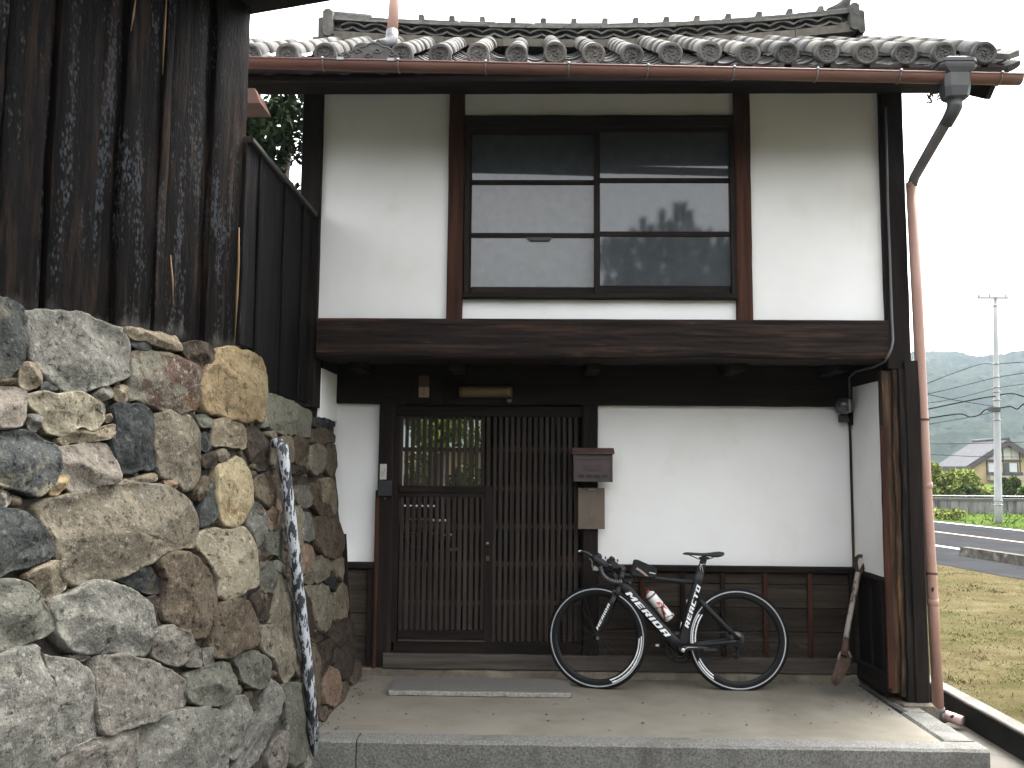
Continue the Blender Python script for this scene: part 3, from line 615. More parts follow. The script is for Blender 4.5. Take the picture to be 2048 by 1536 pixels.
# wainscot, right of the gate and left of it
def wains(xa, xb, zt, zb, battens, sd):
    MB().rough(xa, xb, 6.405, 6.5, zt - .045, zt, seed=sd, amp=.002).build('wainscot_rail', W_H, GH)
    z = zb; k = 0; hts = [.20, .17, .165, .17, .16, .18]
    while z < zt - .05:
        h = min(hts[k % 6], zt - .047 - z); o = MB().rough(xa, xb, 6.43 + .006 * (k % 2), 6.50, z + .002, z + h - .002, seed=sd + k, amp=.003, bev=.003).build('wainscot_board', W_WAIN, GH); z += h; k += 1
    for px, m in battens:
        x = A(px, 1230, 6.415).x; MB().rough(x - .017, x + .017, 6.41, 6.428, zb + .004, zt - .047, seed=px, amp=.002, bev=.003).build('batten', m, GH)
wains(XGR1 + .003, XSW, zwr, .13, [(1284, W_RED), (1366, W_V), (1447, W_V), (1532, W_RED), (1621, W_RED), (1704, W_V)], 31)
MB().rough(XGR1, XSW, 6.385, 6.5, .052, .128, seed=41, amp=.005).build('wainscot_sill', W_SILL, GH)
wains(XL, XGL0 - .003, Zx(1124, 6.43, 700), .06, [(738, W_V)], 51)
# right side wall of the alcove
zs1 = A(1716, 775, 6.42).z
mb = MB(); mb.box(XSW - .012, XSW + .05, YF + .101, YB + .02, zwr - .02, zs1); mb.build('plaster_panel', PLASTER, GH)
MB().box(XSW - .02, XSW + .06, YF + .1, YB + .04, zs1, zfl + .01).build('side_lintel', W_Y, GH)
MB().rough(XSW - .016, XSW - .003 + .02, YF + .10, 6.40, zwr - .05, zwr - .005, seed=61).build('wainscot_rail', W_Y, GH)
ys = [YF + .1, 5.99, 6.20, 6.43]; k = 0
for j in range(3):
    for zz in range(4):
        z0 = .16 + (zwr - .21) * zz / 4; MB().rough(XSW + .004 + .003 * ((j + zz) % 2), XSW + .04, ys[j] + .012, ys[j + 1] - .004, z0, z0 + (zwr - .21) / 4 - .003, seed=70 + k, amp=.002, bev=.003).build('wainscot_board', wood('side wainscot', YG, (.014, .011, .009), (.035, .027, .022), (.07, .05, .038)) if k == 0 else bpy.data.materials['side wainscot'], GH); k += 1
for y in (5.99, 6.20): MB().rough(XSW - .012, XSW + .006, y - .02, y + .012, .16, zwr - .05, seed=90, amp=.002).build('batten', W_V, GH)
MB().rough(XSW - .04, XSW + .05, YF + .10, 6.40, .03, .155, seed=62, amp=.006).build('side_sill', W_Y, GH)
# corner trim
a = A(1700, 858, YB - .01); MB().rough(XSW - .028, XSW - .013, YB - .022, YB - .002, zwr, zl1, seed=63, amp=.003).build('corner_trim', W_WEATH, GH)
# left side wall panel inside the alcove (over the stone wall)
XLW = A(640, 790, 5.9).x
MB().box(XLW - .03, XLW, YF + .165, YB + .02, A(650, 838, 6.1).z - .0, A(660, 747, 6.1).z + .02).build('plaster_panel', PLASTER, GH)
MB().box(XLW - .04, XLW + .004, YF + .165, YB + .02, A(660, 747, 6.1).z + .02, zfl).build('side_lintel', W_Y, GH)

# gate -----------------------------------------------------------------------
GY = 6.435
GT = pbox('gate', 786, 813, 1165, 833, GY - .012, GY + .05, W_H, GH, True, 5)
pbox('gate_rail', 786, 1284, 1165, 1312, GY - .016, GY + .04, W_H, GT, True, 6)
pbox('gate_rail', 796, 972, 978, 985, GY - .012, GY + .03, W_H, GT)
pbox('gate_stile', 786, 833, 797, 1284, GY - .012, GY + .04, W_V, GT)
pbox('gate_stile', 969, 972, 984, 1284, GY - .014, GY + .04, W_V, GT)
WK0 = pbox('wicket_rail', 797, 986.5, 969, 994, GY - .004, GY + .03, W_H, GT)
pbox('wicket_rail', 796, 1261, 968.5, 1280, GY - .008, GY + .03, W_H, GT)
pbox('wicket_rail', 796, 1280.6, 969, 1283.4, GY - .022, GY + .0, W_SILL, GT)
xs = np.arange(801.5, 1163, 11.68)
for i, x in enumerate(xs):
    if 966 < x < 987:
        segs = [(833, 971.5)]
    elif x < 969: segs = [(833, 971.5), (994.5, 1260.5)]
    else: segs = [(833, 1283.5)]
    for (y0, y1) in segs:
        z0, z1 = Zx(y1, GY, x), Zx(y0, GY, x); xx = A(x, (y0 + y1) / 2, GY).x; h = .0135 + random.uniform(-.0012, .0012)
        MB().rough(xx - h, xx + h, GY + random.uniform(0, .002), GY + .016, z0, z1, seed=i, amp=.0015, step=.3, bev=.002).build('slat', W_SLAT, GT)
for (x0, x1, ys_) in ((797, 969, (899,)), (984, 1165, (899, 977, 1053, 1128, 1205)), (797, 969, (1053, 1128, 1205))):
    for y in ys_: pbox('cross_rail', x0, y - 4, x1, y + 4.5, GY + .0165, GY + .03, W_RAIL, GT)
# boards backing the lower part
GBK = wood('gate backing', VG, (.024, .019, .016), (.045, .035, .028), (.075, .055, .042))
for k in range(9): pbox('backing_board', 985 + k * 20, 1168 if k < 4 else 1185, 985 + k * 20 + 19.5, 1283, GY + .031, GY + .042, GBK, GT)
pbox('backing_board', 1075, 1112, 1165, 1142, GY + .031, GY + .04, W_RED, GT)
kx = A(975, 1086, GY - .02); MB().tube([kx, kx + Vector((0, -.03, 0))], .006, 8).ball(kx + Vector((0, -.035, 0)), .013).build('latch', STEEL, GT)
pbox('lock_plate', 972, 1112, 979, 1122, GY - .018, GY - .013, RUST, GT)
# interior behind the gate: dark passage with an opening to the garden
YI = 7.25
ox0, ox1 = A(806, 900, YI).x, A(968, 900, YI).x; oz0, oz1 = Zx(972, YI, 890), Zx(838, YI, 890)
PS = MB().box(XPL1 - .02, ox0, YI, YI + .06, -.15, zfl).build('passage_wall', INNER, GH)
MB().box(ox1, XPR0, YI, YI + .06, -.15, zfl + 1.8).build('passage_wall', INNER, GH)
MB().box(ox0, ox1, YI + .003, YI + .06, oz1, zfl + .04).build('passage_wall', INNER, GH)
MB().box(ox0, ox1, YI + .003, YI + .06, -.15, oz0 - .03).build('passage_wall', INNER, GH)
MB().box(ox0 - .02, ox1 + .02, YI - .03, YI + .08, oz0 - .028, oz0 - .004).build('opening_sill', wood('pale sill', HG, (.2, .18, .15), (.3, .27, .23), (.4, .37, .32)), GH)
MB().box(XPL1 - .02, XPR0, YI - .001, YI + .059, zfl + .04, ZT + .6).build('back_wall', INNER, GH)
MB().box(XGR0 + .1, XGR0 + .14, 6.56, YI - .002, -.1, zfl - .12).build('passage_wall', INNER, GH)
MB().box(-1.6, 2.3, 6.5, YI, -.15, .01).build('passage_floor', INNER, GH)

# roof -------------------------------------------------------------------------
ER = 5.05; c0 = A(1112, 109, ER); XD = c0.x; ZD = c0.z; SP = (A(1967, 112, ER).x - A(499, 118, ER).x) / 19; SL = .545
YR = 6.40
roofx = lambda i: A(1967, 112, ER).x + (i - 19) * SP
XR1 = A(2036, 120, ER).x; XR0 = roofx(-3)
th = math.atan(SL); rz = lambda y: ZD + (y - ER) * SL
mb = MB(); zo = -.085
mb.prism([(ER - .0, rz(ER) + zo - .03), (YR, rz(YR) + zo - .03), (2 * YR - ER, rz(ER) + zo - .03), (2 * YR - ER, rz(ER) + zo), (YR, rz(YR) + zo), (ER - .0, rz(ER) + zo)], 0, XPL0 - .05, XR1 - .06)
mb.prism([(ER, rz(ER) + zo - .03), (6.35, rz(6.35) + zo - .03), (6.35, rz(6.35) + zo), (ER, rz(ER) + zo)], 0, XR0, XPL0 - .052)
RF = mb.build('roof', W_Y, GH)
def barrel(L, r0, r1, disc):
    mb = MB(); n = 12; vs = []; fs = []; nl = 2
    for j in range(nl + 1):
        t = j / nl; r = r0 + (r1 - r0) * t
        for k in range(n + 1):
            a = math.pi * k / n; vs.append((r * math.cos(a), L * t, r * math.sin(a) * 1.02))
    for j in range(nl):
        for k in range(n): a = j * (n + 1) + k; fs.append((a, a + 1, a + n + 2, a + n + 1))
    b = len(vs)
    for k in range(n + 1): a = math.pi * k / n; vs.append(((r0 - .016) * math.cos(a), 0, (r0 - .016) * math.sin(a)))
    for k in range(n): fs.append((k, k + 1, b + k + 1, b + k))
    mb.add(vs, fs, True)
    return mb
bmesh_ = barrel(.26, .066, .060, 0)
TILE_ME = []
for cm in CLAY:
    o = bmesh_.build('tile_proto', cm, None); TILE_ME.append(o.data); bpy.data.objects.remove(o)
def disc():
    mb = MB(); n = 24
    mb.lathe([(.001, -.004), (.05, -.004), (.052, -.014), (.066, -.014), (.069, -.010), (.069, .03), (.06, .03)], n, 'y')
    for k in range(12): a = 2 * math.pi * k / 12; mb.ball((.042 * math.cos(a), -.006, .042 * math.sin(a)), .0055, 6, (1, .8, 1))
    for k in range(3):
        pts = []; rr = []
        for j in range(7):
            a = 2 * math.pi * k / 3 + j * .32; r = .010 + .0033 * j; pts.append((r * math.cos(a), -.005, r * math.sin(a))); rr.append(.0085 - .001 * j)
        mb.tube(pts, rr, 6)
    return mb
DISC_ME = []
for cm in (CLAY[0], CLAYD, CLAY[2]):
    o = disc().build('d', cm, None); DISC_ME.append(o.data); bpy.data.objects.remove(o)
def pan(L, front):
    mb = MB(); n = 8; vs = []; fs = []; W = .095; t = .02
    f = lambda u: -.034 * (1 - u * u)
    for (y, dz) in ((0, 0), (L, 0)):
        for k in range(n + 1): u = -1 + 2 * k / n; vs.append((u * W, y, f(u)))
    for (y, dz) in ((0, 0), (L, 0)):
        for k in range(n + 1): u = -1 + 2 * k / n; vs.append((u * W, y, f(u) - (t * (1.6 if front and y == 0 else 1)) * (1 - .2 * u * u)))
    m = n + 1
    for k in range(n): fs += [(k, k + 1, m + k + 1, m + k), (2 * m + k, 2 * m + k + 1, k + 1, k), (3 * m + k + 1, 3 * m + k, 2 * m + k, 2 * m + k + 1)]
    return mb.add(vs, fs, False)
PAN_ME = []
for cm in (CLAYD, CLAYD2, CLAYD):
    o = pan(.24, True).build('p', cm, None); PAN_ME.append(o.data); bpy.data.objects.remove(o)
ro = org(RF)
def rel(name, me, p, rot=(0, 0, 0), par=RF): return link(name, me, par, Vector(p) - org(par), rot)
cs, sn = math.cos(th), math.sin(th)
for i in range(-3, 20):
    x = roofx(i)
    jz = random.uniform(-.006, .006); dy = random.uniform(-.012, .012)
    rel('eave_disc', random.choice(DISC_ME), (x, ER + dy, ZD + jz), (random.uniform(-.03, .03), random.uniform(0, 6), 0))
    nrow = 6 if x > XPL0 - .05 else 4
    for k in range(nrow):
        s_ = .012 + k * .245; y = ER + dy + s_ * cs; z = rz(ER) + jz + s_ * sn
        rel('barrel_tile', random.choice(TILE_ME), (x + random.uniform(-.004, .004), y, z - .004), (th + .02 + random.uniform(-.01, .01), 0, random.uniform(-.025, .025)))
    if i < 19 or True:
        for k in range(10 if x > XPL0 - .05 else 7):
            s_ = -.01 + k * .15 if k else -.02; y = ER + s_ * cs; z = rz(ER) + s_ * sn - .028
            rel('pan_tile', random.choice(PAN_ME), (x + SP / 2 + random.uniform(-.004, .004), y + random.uniform(-.008, .008), z + random.uniform(-.003, .003) - .006), (th - .035 + random.uniform(-.02, .02), random.uniform(-.03, .03), 0))
        rel('pan_tile', random.choice(PAN_ME), (x + SP / 2, ER - .012, rz(ER) - .058), (th - .06, random.uniform(-.03, .03), 0))
# verge tiles at the right end
for k in range(7):
    s_ = k * .22; y = ER - .02 + s_ * cs; z = rz(ER) + s_ * sn
    MB().add([(XR1 - .06, y, z - .015), (XR1 + .0, y, z + .012), (XR1 + .0, y + .24, z + .24 * SL - .0), (XR1 - .06, y + .24, z + .24 * SL - .02),
              (XR1 - .06, y, z - .05), (XR1 + .0, y, z - .03), (XR1 + .0, y + .24, z + .24 * SL - .035), (XR1 - .06, y + .24, z + .24 * SL - .06)],
             [(0, 1, 2, 3), (7, 6, 5, 4), (0, 4, 5, 1), (1, 5, 6, 2), (2, 6, 7, 3), (3, 7, 4, 0)]).build('verge_tile', CLAY[k % 3], RF)
# ridge: wave courses, flat courses, cap knobs
xa, xb = A(666, 60, YR).x, A(1696, 60, YR).x; xc = A(1180, 60, YR).x
zr0 = A(1180, 82, YR - .12).z
cam_ = lambda x: (.030 if x > xc else .020) * (x - xc) ** 2
def course(name, h0, h1, yo, m, n, gap=.003, ph=0, amp=.004):
    L = (xb - xa) / n
    for k in range(n):
        x0 = xa + L * k + gap / 2 + (ph if k else 0) * L; x1 = min(xb, xa + L * (k + 1) - gap / 2 + ph * L); a = random.uniform(-amp, amp)
        za, zb_ = zr0 + cam_(x0), zr0 + cam_(x1); y = YR - yo + a * 1.5
        MB().add([(x0, y, za + h0), (x1, y, zb_ + h0), (x1, 2 * YR - y, zb_ + h0), (x0, 2 * YR - y, za + h0), (x0, y + .004, za + h1), (x1, y + .004, zb_ + h1), (x1, 2 * YR - y, zb_ + h1), (x0, 2 * YR - y, za + h1)],
            [(3, 2, 1, 0), (4, 5, 6, 7), (0, 1, 5, 4), (1, 2, 6, 5), (2, 3, 7, 6), (3, 0, 4, 7)]).build(name, m if not isinstance(m, list) else random.choice(m), RF)
course('ridge_bedding', -.05, .012, .13, MORT, 9)
course('ridge_core', .012, .090, .085, CLAYD, 5, 0)
def wave(h, flip, ph, n):
    L = (xb - xa) / n
    for k in range(n):
        x0 = xa + L * (k + ph); 
        if x0 + L > xb + .01: continue
        vs = []; fs = []; N_ = 8
        for j in range(N_ + 1):
            u = -1 + 2 * j / N_; x = x0 + L * (u + 1) / 2; b = (.028 * (1 - u * u)) * (1 if not flip else -1); z = zr0 + cam_(x) + h + b
            vs += [(x, YR - .125, z - .007), (x, YR - .125, z + .007), (x, YR - .05, z + .007), (x, YR - .05, z - .007)]
        for j in range(N_):
            for q in range(4): a = j * 4 + q; b = j * 4 + (q + 1) % 4; fs.append((a, b, b + 4, a + 4))
        MB().add(vs, fs).build('wave_tile', random.choice(CLAY), RF)
wave(.050, True, 0, 22); wave(.058, False, .5, 22)
course('ridge_tile', .092, .110, .14, CLAY, 14, .004, .3); course('ridge_tile', .112, .130, .125, CLAY, 13, .004, 0); course('ridge_tile', .132, .146, .115, CLAY, 14, .004, .5)
n = 17
for k in range(n):
    L = (xb - xa) / n; x0 = xa + L * k; x1 = x0 + L - .004; vs = []; fs = []; N_ = 8
    for x in (x0, x1):
        for j in range(N_ + 1): a = math.pi * j / N_; vs.append((x, YR + .07 * math.cos(a), zr0 + cam_(x) + .146 + .028 * math.sin(a)))
    for j in range(N_): fs.append((j, j + 1, N_ + 2 + j, N_ + 1 + j))
    MB().add(vs, fs, True).build('ridge_cap', random.choice(CLAY), RF)
    x = x0; z = zr0 + cam_(x) + .146
    if 1 < k: MB().rough(x - .022, x + .022, YR - .1, YR + .05, z, z + .045, amp=.003, seed=k, bev=.008).build('cap_knob', random.choice(CLAY), RF)
for (x, s_) in ((xa, -1), (xb, 1)):
    z = zr0 + cam_(x); MB().rough(x - .035, x + .035, YR - .16, YR + .16, z - .05, z + .165, amp=.014, step=.04, seed=5, bev=.02).build('ridge_end_tile', CLAY[0], RF)
    MB().rough(x + s_ * .037, x + s_ * .085, YR - .12, YR + .12, z - .06, z + .12, amp=.008, step=.04, seed=9, bev=.02).build('ridge_end_tile', CLAY[2], RF)
x = xa + .12; z = zr0 + cam_(x) + .165; MB().tube([(xa + .0, YR - .03, z + .02), (xa + .3, YR - .03, z - .008)], .035, 12).build('ridge_roll', CLAY[0], RF)
p = [A(1660, 28, YR), A(1678, 18, YR), A(1692, 5, YR), A(1699, -14, YR), A(1701, -40, YR)]
MB().tube(p, [.05, .045, .036, .026, .015], 10).build('finial', CLAY[2], RF)
# eave timbers
MB().rough(XR0, A(1987, 180, 5.6).x, 5.60, 5.776, ZT, ZT + .15, seed=71).build('purlin', W_H, GH)
k = XR0 + .1
while k < XR1 - .12:
    y0, y1 = ER + .05, 5.7; d = -.117
    MB().add([(k, y0, rz(y0) + d - .055), (k + .05, y0, rz(y0) + d - .055), (k + .05, y1, rz(y1) + d - .055), (k, y1, rz(y1) + d - .055), (k, y0, rz(y0) + d), (k + .05, y0, rz(y0) + d), (k + .05, y1, rz(y1) + d), (k, y1, rz(y1) + d)],
        [(3, 2, 1, 0), (4, 5, 6, 7), (0, 1, 5, 4), (1, 2, 6, 5), (2, 3, 7, 6), (3, 0, 4, 7)]).build('rafter', W_Y, GH); k += .36
MB().box(XR0, XR1 - .07, ER + .02, ER + .05, rz(ER) - .155, rz(ER) - .055).build('fascia', W_H, GH)
y0, y1 = ER + .1, YR; xg = XR1 - .11
for s_ in (1,):
    MB().prism([(y0, rz(y0) - .12), (y1, rz(y1) - .12), (y1, rz(y1) - .28), (y0 + .08, rz(y0) - .26), (y0, rz(y0) - .2)], 0, xg, xg + .035).build('bargeboard', W_Y, GH)
MB().box(XPR0 + .01, XPR1 - .03, YF + .16, 7.2, ZT + .2, rz(YR) - .35).build('gable_wall', W_V, GH)
MB().box(XPL0 + .02, XPR1 - .03, YF + .05, YF + .12, ZT + .12, rz(YF) - .122).build('frieze', W_H, GH)

# gutter
gy = 4.97; ga = A(470, 121.5, gy); gb = A(2040, 155, gy); gr = .046
mb = MB(); vs = []; fs = []; n = 14; m_ = 40
for i in range(m_ + 1):
    t = i / m_; c = ga.lerp(gb, t); c.z += .003 * noise.noise(Vector((t * 9, 0, 0)))
    for (r, sgn) in ((gr, 1), (gr - .003, -1)):
        for k in range(n + 1):
            a = math.pi + math.pi * (k if sgn > 0 else n - k) / n; vs.append((c.x, c.y + r * math.cos(a), c.z + r * math.sin(a)))
q = 2 * (n + 1)
for i in range(m_):
    for k in range(q): fs.append((i * q + k, i * q + (k + 1) % q, (i + 1) * q + (k + 1) % q, (i + 1) * q + k))
fs += [tuple(range(q)), tuple(m_ * q + k for k in range(q - 1, -1, -1))]
GU = mb.add(vs, fs, True).build('gutter', PINK2, GH)
MB().tube([ga + Vector((0, -gr, .001)), ga.lerp(gb, .5) + Vector((0, -gr, .001)), gb + Vector((0, -gr, .001))], .006, 8).build('gutter_lip', PINK2, GU)
MB().add([(gb.x, gb.y + gr * math.cos(math.pi + math.pi * k / 12), gb.z + gr * math.sin(math.pi + math.pi * k / 12)) for k in range(13)], [tuple(range(13))]).build('end_cap', PINK, GU)
for px in (648, 798, 972, 1137, 1294, 1465, 1630, 1795, 1995):
    t = (A(px, 140, gy).x - ga.x) / (gb.x - ga.x); c = ga.lerp(gb, t); pts = [(c.x, c.y + (gr + .0035) * math.cos(math.pi + math.pi * k / 10), c.z + (gr + .0035) * math.sin(math.pi + math.pi * k / 10)) for k in range(11)]
    MB().tube([(c.x, c.y - gr - .004, c.z + .012)] + pts + [(c.x, c.y + gr + .02, c.z + .05)], .0042, 6).ball((c.x, c.y - gr - .007, c.z + .004), .009, 8).build('bracket', STEEL, GU)
for px in (684, 784):
    t = (A(px, 128, gy).x - ga.x) / (gb.x - ga.x); c = ga.lerp(gb, t); MB().box(c.x - .02, c.x + .02, c.y - gr - .008, c.y - gr + .012, c.z - .004, c.z + .012).build('lip_clip', STEEL, GU)
# leader head and downpipe
hx = A(1908, 150, gy).x; hz = A(1908, 150, gy).z
DP = empty('downpipe', (A(1880, 1430, 5.6).x, 5.6, -.1), 'faded pink rain downpipe with grey leader head at the right corner post', 'downpipe')
def ring8(c, hw, hd, ch): x, y, z = c; return [(x - hw + ch, y - hd, z), (x + hw - ch, y - hd, z), (x + hw, y - hd + ch, z), (x + hw, y + hd - ch, z), (x + hw - ch, y + hd, z), (x - hw + ch, y + hd, z), (x - hw, y + hd - ch, z), (x - hw, y - hd + ch, z)]
def loft(rings):
    vs = [v for r in rings for v in r]; n = len(rings[0]); fs = [tuple(range(n)), tuple((len(rings) - 1) * n + k for k in range(n))]
    for i in range(len(rings) - 1):
        for k in range(n): fs.append((i * n + k, i * n + (k + 1) % n, (i + 1) * n + (k + 1) % n, (i + 1) * n + k))
    return MB().add(vs, fs)
zc = lambda y: A(1908, y, gy - .05).z
loft([ring8((hx, gy, zc(y)), w_, d_, .025) for y, w_, d_ in ((112, .075, .05), (117, .085, .06), (117.5, .108, .075), (124, .108, .075), (124.5, .1, .07), (130, .1, .07), (131, .11, .078), (136, .104, .075), (146, .075, .065), (172, .075, .065), (190, .068, .055), (196, .038, .038))]).build('leader_head', GREYP, DP)
e0 = Vector((hx - .002, gy, zc(194))); e1 = Vector((hx - .002, gy, zc(206)))
v0 = A(1822.5, 371, YF - .06); vb = A(1877, 1424, 5.62); vb = AZ(1877, 1424, -.07)
MB().tube([e0, e1, e1 + Vector((-.008, .02, -.03)), e1 + Vector((-.03, .06, -.09))], [.043, .043, .04, .036], 14).build('elbow', GREYP, DP)
d0 = e1 + Vector((-.03, .045, -.07))
MB().tube([d0, v0 + Vector((.012, -.03, .05)), v0 + Vector((0, 0, -.01))], .033, 14).build('offset_pipe', mat('grey violet pipe', [(.3, (.13, .12, .125)), (.7, (.19, .175, .18))], 6, rough=.5, bump=.05), DP)
def vp(y): t = (y - 371) / (1424 - 371); return None
dv = vb - v0
MB().tube([v0 + Vector((0, 0, .02)), v0 + dv * .25, v0 + dv * .55 + Vector((-.005, 0, 0)), v0 + dv * .8, vb], .0345, 16).build('pipe', PINK, DP)
for t_, r_ in ((.45, .0), (.74, 0)):
    c = v0 + dv * t_; MB().lathe([(.036, -.006), (.039, -.006), (.039, .006), (.036, .006)], 16, 'z', c).box(c.x - .06, c.x - .03, c.y - .0, c.y + .1, c.z - .004, c.z + .004).build('clip', RUST, DP)
for t_ in (.575, .795):
    c = v0 + dv * t_; MB().lathe([(.0348, -.02), (.0365, -.018), (.0365, .018), (.0348, .02)], 16, 'z', c).build('socket', PINK, DP)
c = v0 + dv * .77; MB().add([(c.x - .012 + .008 * math.cos(a) * (1 + .3 * math.sin(3 * a)), c.y - .0352, c.z + .016 * math.sin(a)) for a in [k * .7 for k in range(9)]], [tuple(range(9))]).build('hole', BLACK, DP)
sp = AZ(1926, 1443, -.10)
MB().tube([vb + Vector((0, 0, .03)), vb + Vector((.002, 0, -.01)), vb + Vector((.02, -.005, -.035)), vb + (sp - vb) * .35 + Vector((0, 0, -.004))], [.0385, .04, .04, .038], 14).build('elbow', mat('dirty grey socket', [(.3, (.09, .085, .08)), (.7, (.17, .16, .155))], 12, rough=.7), DP)
MB().tube([vb + (sp - vb) * .3 + Vector((0, 0, -.004)), sp], .0335, 14).build('spout', mat('pale pink pipe', [(.3, (.5, .33, .31)), (.7, (.6, .42, .39))], 8, rough=.6), DP)
c = vb + (sp - vb) * .55 + Vector((-.01, -.034, .012)); MB().add([(c.x + .016 * math.cos(a) * (1 + .4 * math.sin(4 * a + 1)), c.y, c.z + .012 * math.sin(a)) for a in [k * .57 for k in range(11)]], [tuple(range(11))]).build('hole', BLACK, DP)
r = random.Random(8); mb = MB(); c = A(1864, 194, 5.2)
for k in range(14): a_ = c + Vector((r.uniform(-.03, .03), r.uniform(-.02, .02), r.uniform(-.03, .03))); mb.tube([a_, a_ + Vector((r.uniform(-.03, .03), r.uniform(-.02, .02), r.uniform(-.03, .03)))], .006, 5)
mb.tube([c + Vector((.02, 0, .02)), A(1882, 184, 5.1)], .005, 5); mb.build('caught_twigs', BARK, DP) if 'BARK' in globals() else None
MB().tube([A(1808, 288, 5.8), A(1852, 224, 5.2)], .0015, 4).build('tie_wire', STEEL, DP)
# rubble base by the corner post
MB().rough(A(1790, 1400, 5.8).x, STX1 + .10, 5.72, 6.3, -.15, .018, amp=.02, step=.04, seed=77, bev=.03, fr=12).build('foundation', mat('rubble base', [(.3, (.12, .1, .075)), (.7, (.3, .26, .2))], 12, rough=.95, bump=1, bscale=50, bdist=.01), GH)
MB().rough(STX1 - .02, STX1 + .07, 5.76, 7.2, -.155, ZB0, amp=.003, seed=79).build('outer_board', W_V, GH)
MB().box(XPR1 - .02, STX1 - .005, YF + .06, 7.2, -.1, ZB0).build('side_fill', W_V, GH)
# cable down the right post
YC = YF - .012
pts = [A(1771, 215, YC), A(1773, 300, YC), A(1776, 420, YC), A(1780, 520, YC), A(1784, 640, YC - .02), A(1786, 680, YC - .06), A(1783, 697, YC - .06), A(1776, 712, YC - .06), A(1770, 722, YC - .01), Vector((XSW - .025, 5.95, zfl - .05)), Vector((XSW - .025, 6.3, zfl - .045)), Vector((XSW - .04, 6.38, zfl - .08)), A(1699, 800, 6.38)]
cb = MB().tube(pts, .0085, 8).build('cable', flat('grey cable', (.17, .175, .18), .6), GH)

# splash plate of the upper downpipe
SPY = 5.02; pts = [(676, 122), (680, 113), (688, 109), (693, 104), (703, 101), (709, 95), (720, 92), (732, 90), (738, 85), (748, 83), (758, 85), (764, 90), (775, 92), (783, 97), (790, 104), (797, 110), (800, 122)]
pl = [A(x, y, SPY) for x, y in pts]
SPL = MB().prism([(p.x, p.z) for p in pl], 1, SPY, SPY + .025).build('splash_tile', CLAYD, RF)
mb = MB()
for (cx, cy, sg) in ((692, 112, 1), (715, 103, 1), (755, 101, -1), (783, 107, -1), (736, 112, 1)):
    ps = []
    for k in range(14): a = k * .5 * sg; r = 2 + k * .42; ps.append(A(cx + r * math.cos(a), cy + r * math.sin(a) * .8, SPY - .002))
    mb.tube(ps, .005, 6)
mb.tube([A(x, y + 3, SPY - .001) for x, y in pts[1:-1]], .004, 6)
o = mb.build('splash_relief', CLAYD, GH)
# upper pink downpipe
UD = empty('downpipe', A(783, 80, 5.2), 'pink downpipe dropping from above onto the tiled roof', 'downpipe')
MB().tube([A(792, -60, 5.25), A(789, 0, 5.2), A(784, 72, 5.15)], .034, 14).build('pipe', PINK, UD)
MB().tube([A(784.5, 64, 5.15), A(783, 78, 5.13), A(779, 86, 5.11), A(770, 90, 5.09), A(757, 92, 5.07)], [.038, .038, .037, .036, .036], 14).build('elbow', GREYP, UD)
# ---------------------------------------------------------------- stone wall
XW0, BAT, YCN = -1.22, .13, 4.40
ANG = rad(18.3); NB = Vector((math.cos(ANG), -math.sin(ANG), 0)); DB = Vector((math.sin(ANG), math.cos(ANG), 0))
def wf(p):
    a = p.x - XW0 + BAT * p.z; b = NB.x * (p.x - XW0) + NB.y * (p.y - YCN) + BAT * p.z; k = .10
    h = max(k - abs(a - b), 0) / k; return max(a, b) + h * h * k * .25
def surf(x, y):
    d = ray(x, y); t0 = None; t = 1.0
    while t < 14:
        if wf(CAM + d * t) < 0: t0 = t; break
        t += .15
    if t0 is None: return CAM + d * 6
    lo, hi = t0 - .15, t0
    for _ in range(18):
        m_ = (lo + hi) / 2
        if wf(CAM + d * m_) < 0: hi = m_
        else: lo = m_
    return CAM + d * hi
def wgrad(p):
    e = 1e-3; return Vector((wf(p + Vector((e, 0, 0))) - wf(p - Vector((e, 0, 0))), wf(p + Vector((0, e, 0))) - wf(p - Vector((0, e, 0))), wf(p + Vector((0, 0, e))) - wf(p - Vector((0, 0, e))))).normalized()
def stonemat(name, a, b, c, patches=(), sc=9):
    wm = lambda q, k: tuple(v * k * f for v, f in zip(q, (1.05, 1.0, .9)))
    lo = tuple(.55 * x + .45 * y for x, y in zip(a, b)); hi = tuple(.7 * x + .3 * y for x, y in zip(c, b))
    return mat('stone ' + name, [(.28, wm(lo, 1)), (.5, wm(b, 1)), (.74, wm(hi, 1))], sc, rough=.95, bump=1.0, bscale=22, bdist=.016, spec=.08, rand=.12, detail=14, patches=tuple((wm(q[0], 1),) + tuple(q[1:]) for q in patches) + ((wm(c, 1.1), 40, .55, .66, (1, 1, 1)), (wm(a, .6), 34, .55, .66, (1, 1, 1)), (wm(c, 1.0), 110, .58, .66, (1, 1, 1)), (wm(a, .7), 95, .58, .66, (1, 1, 1))))
LICH = ((.30, .31, .27), 6, .60, .70, (1, 1, 1))
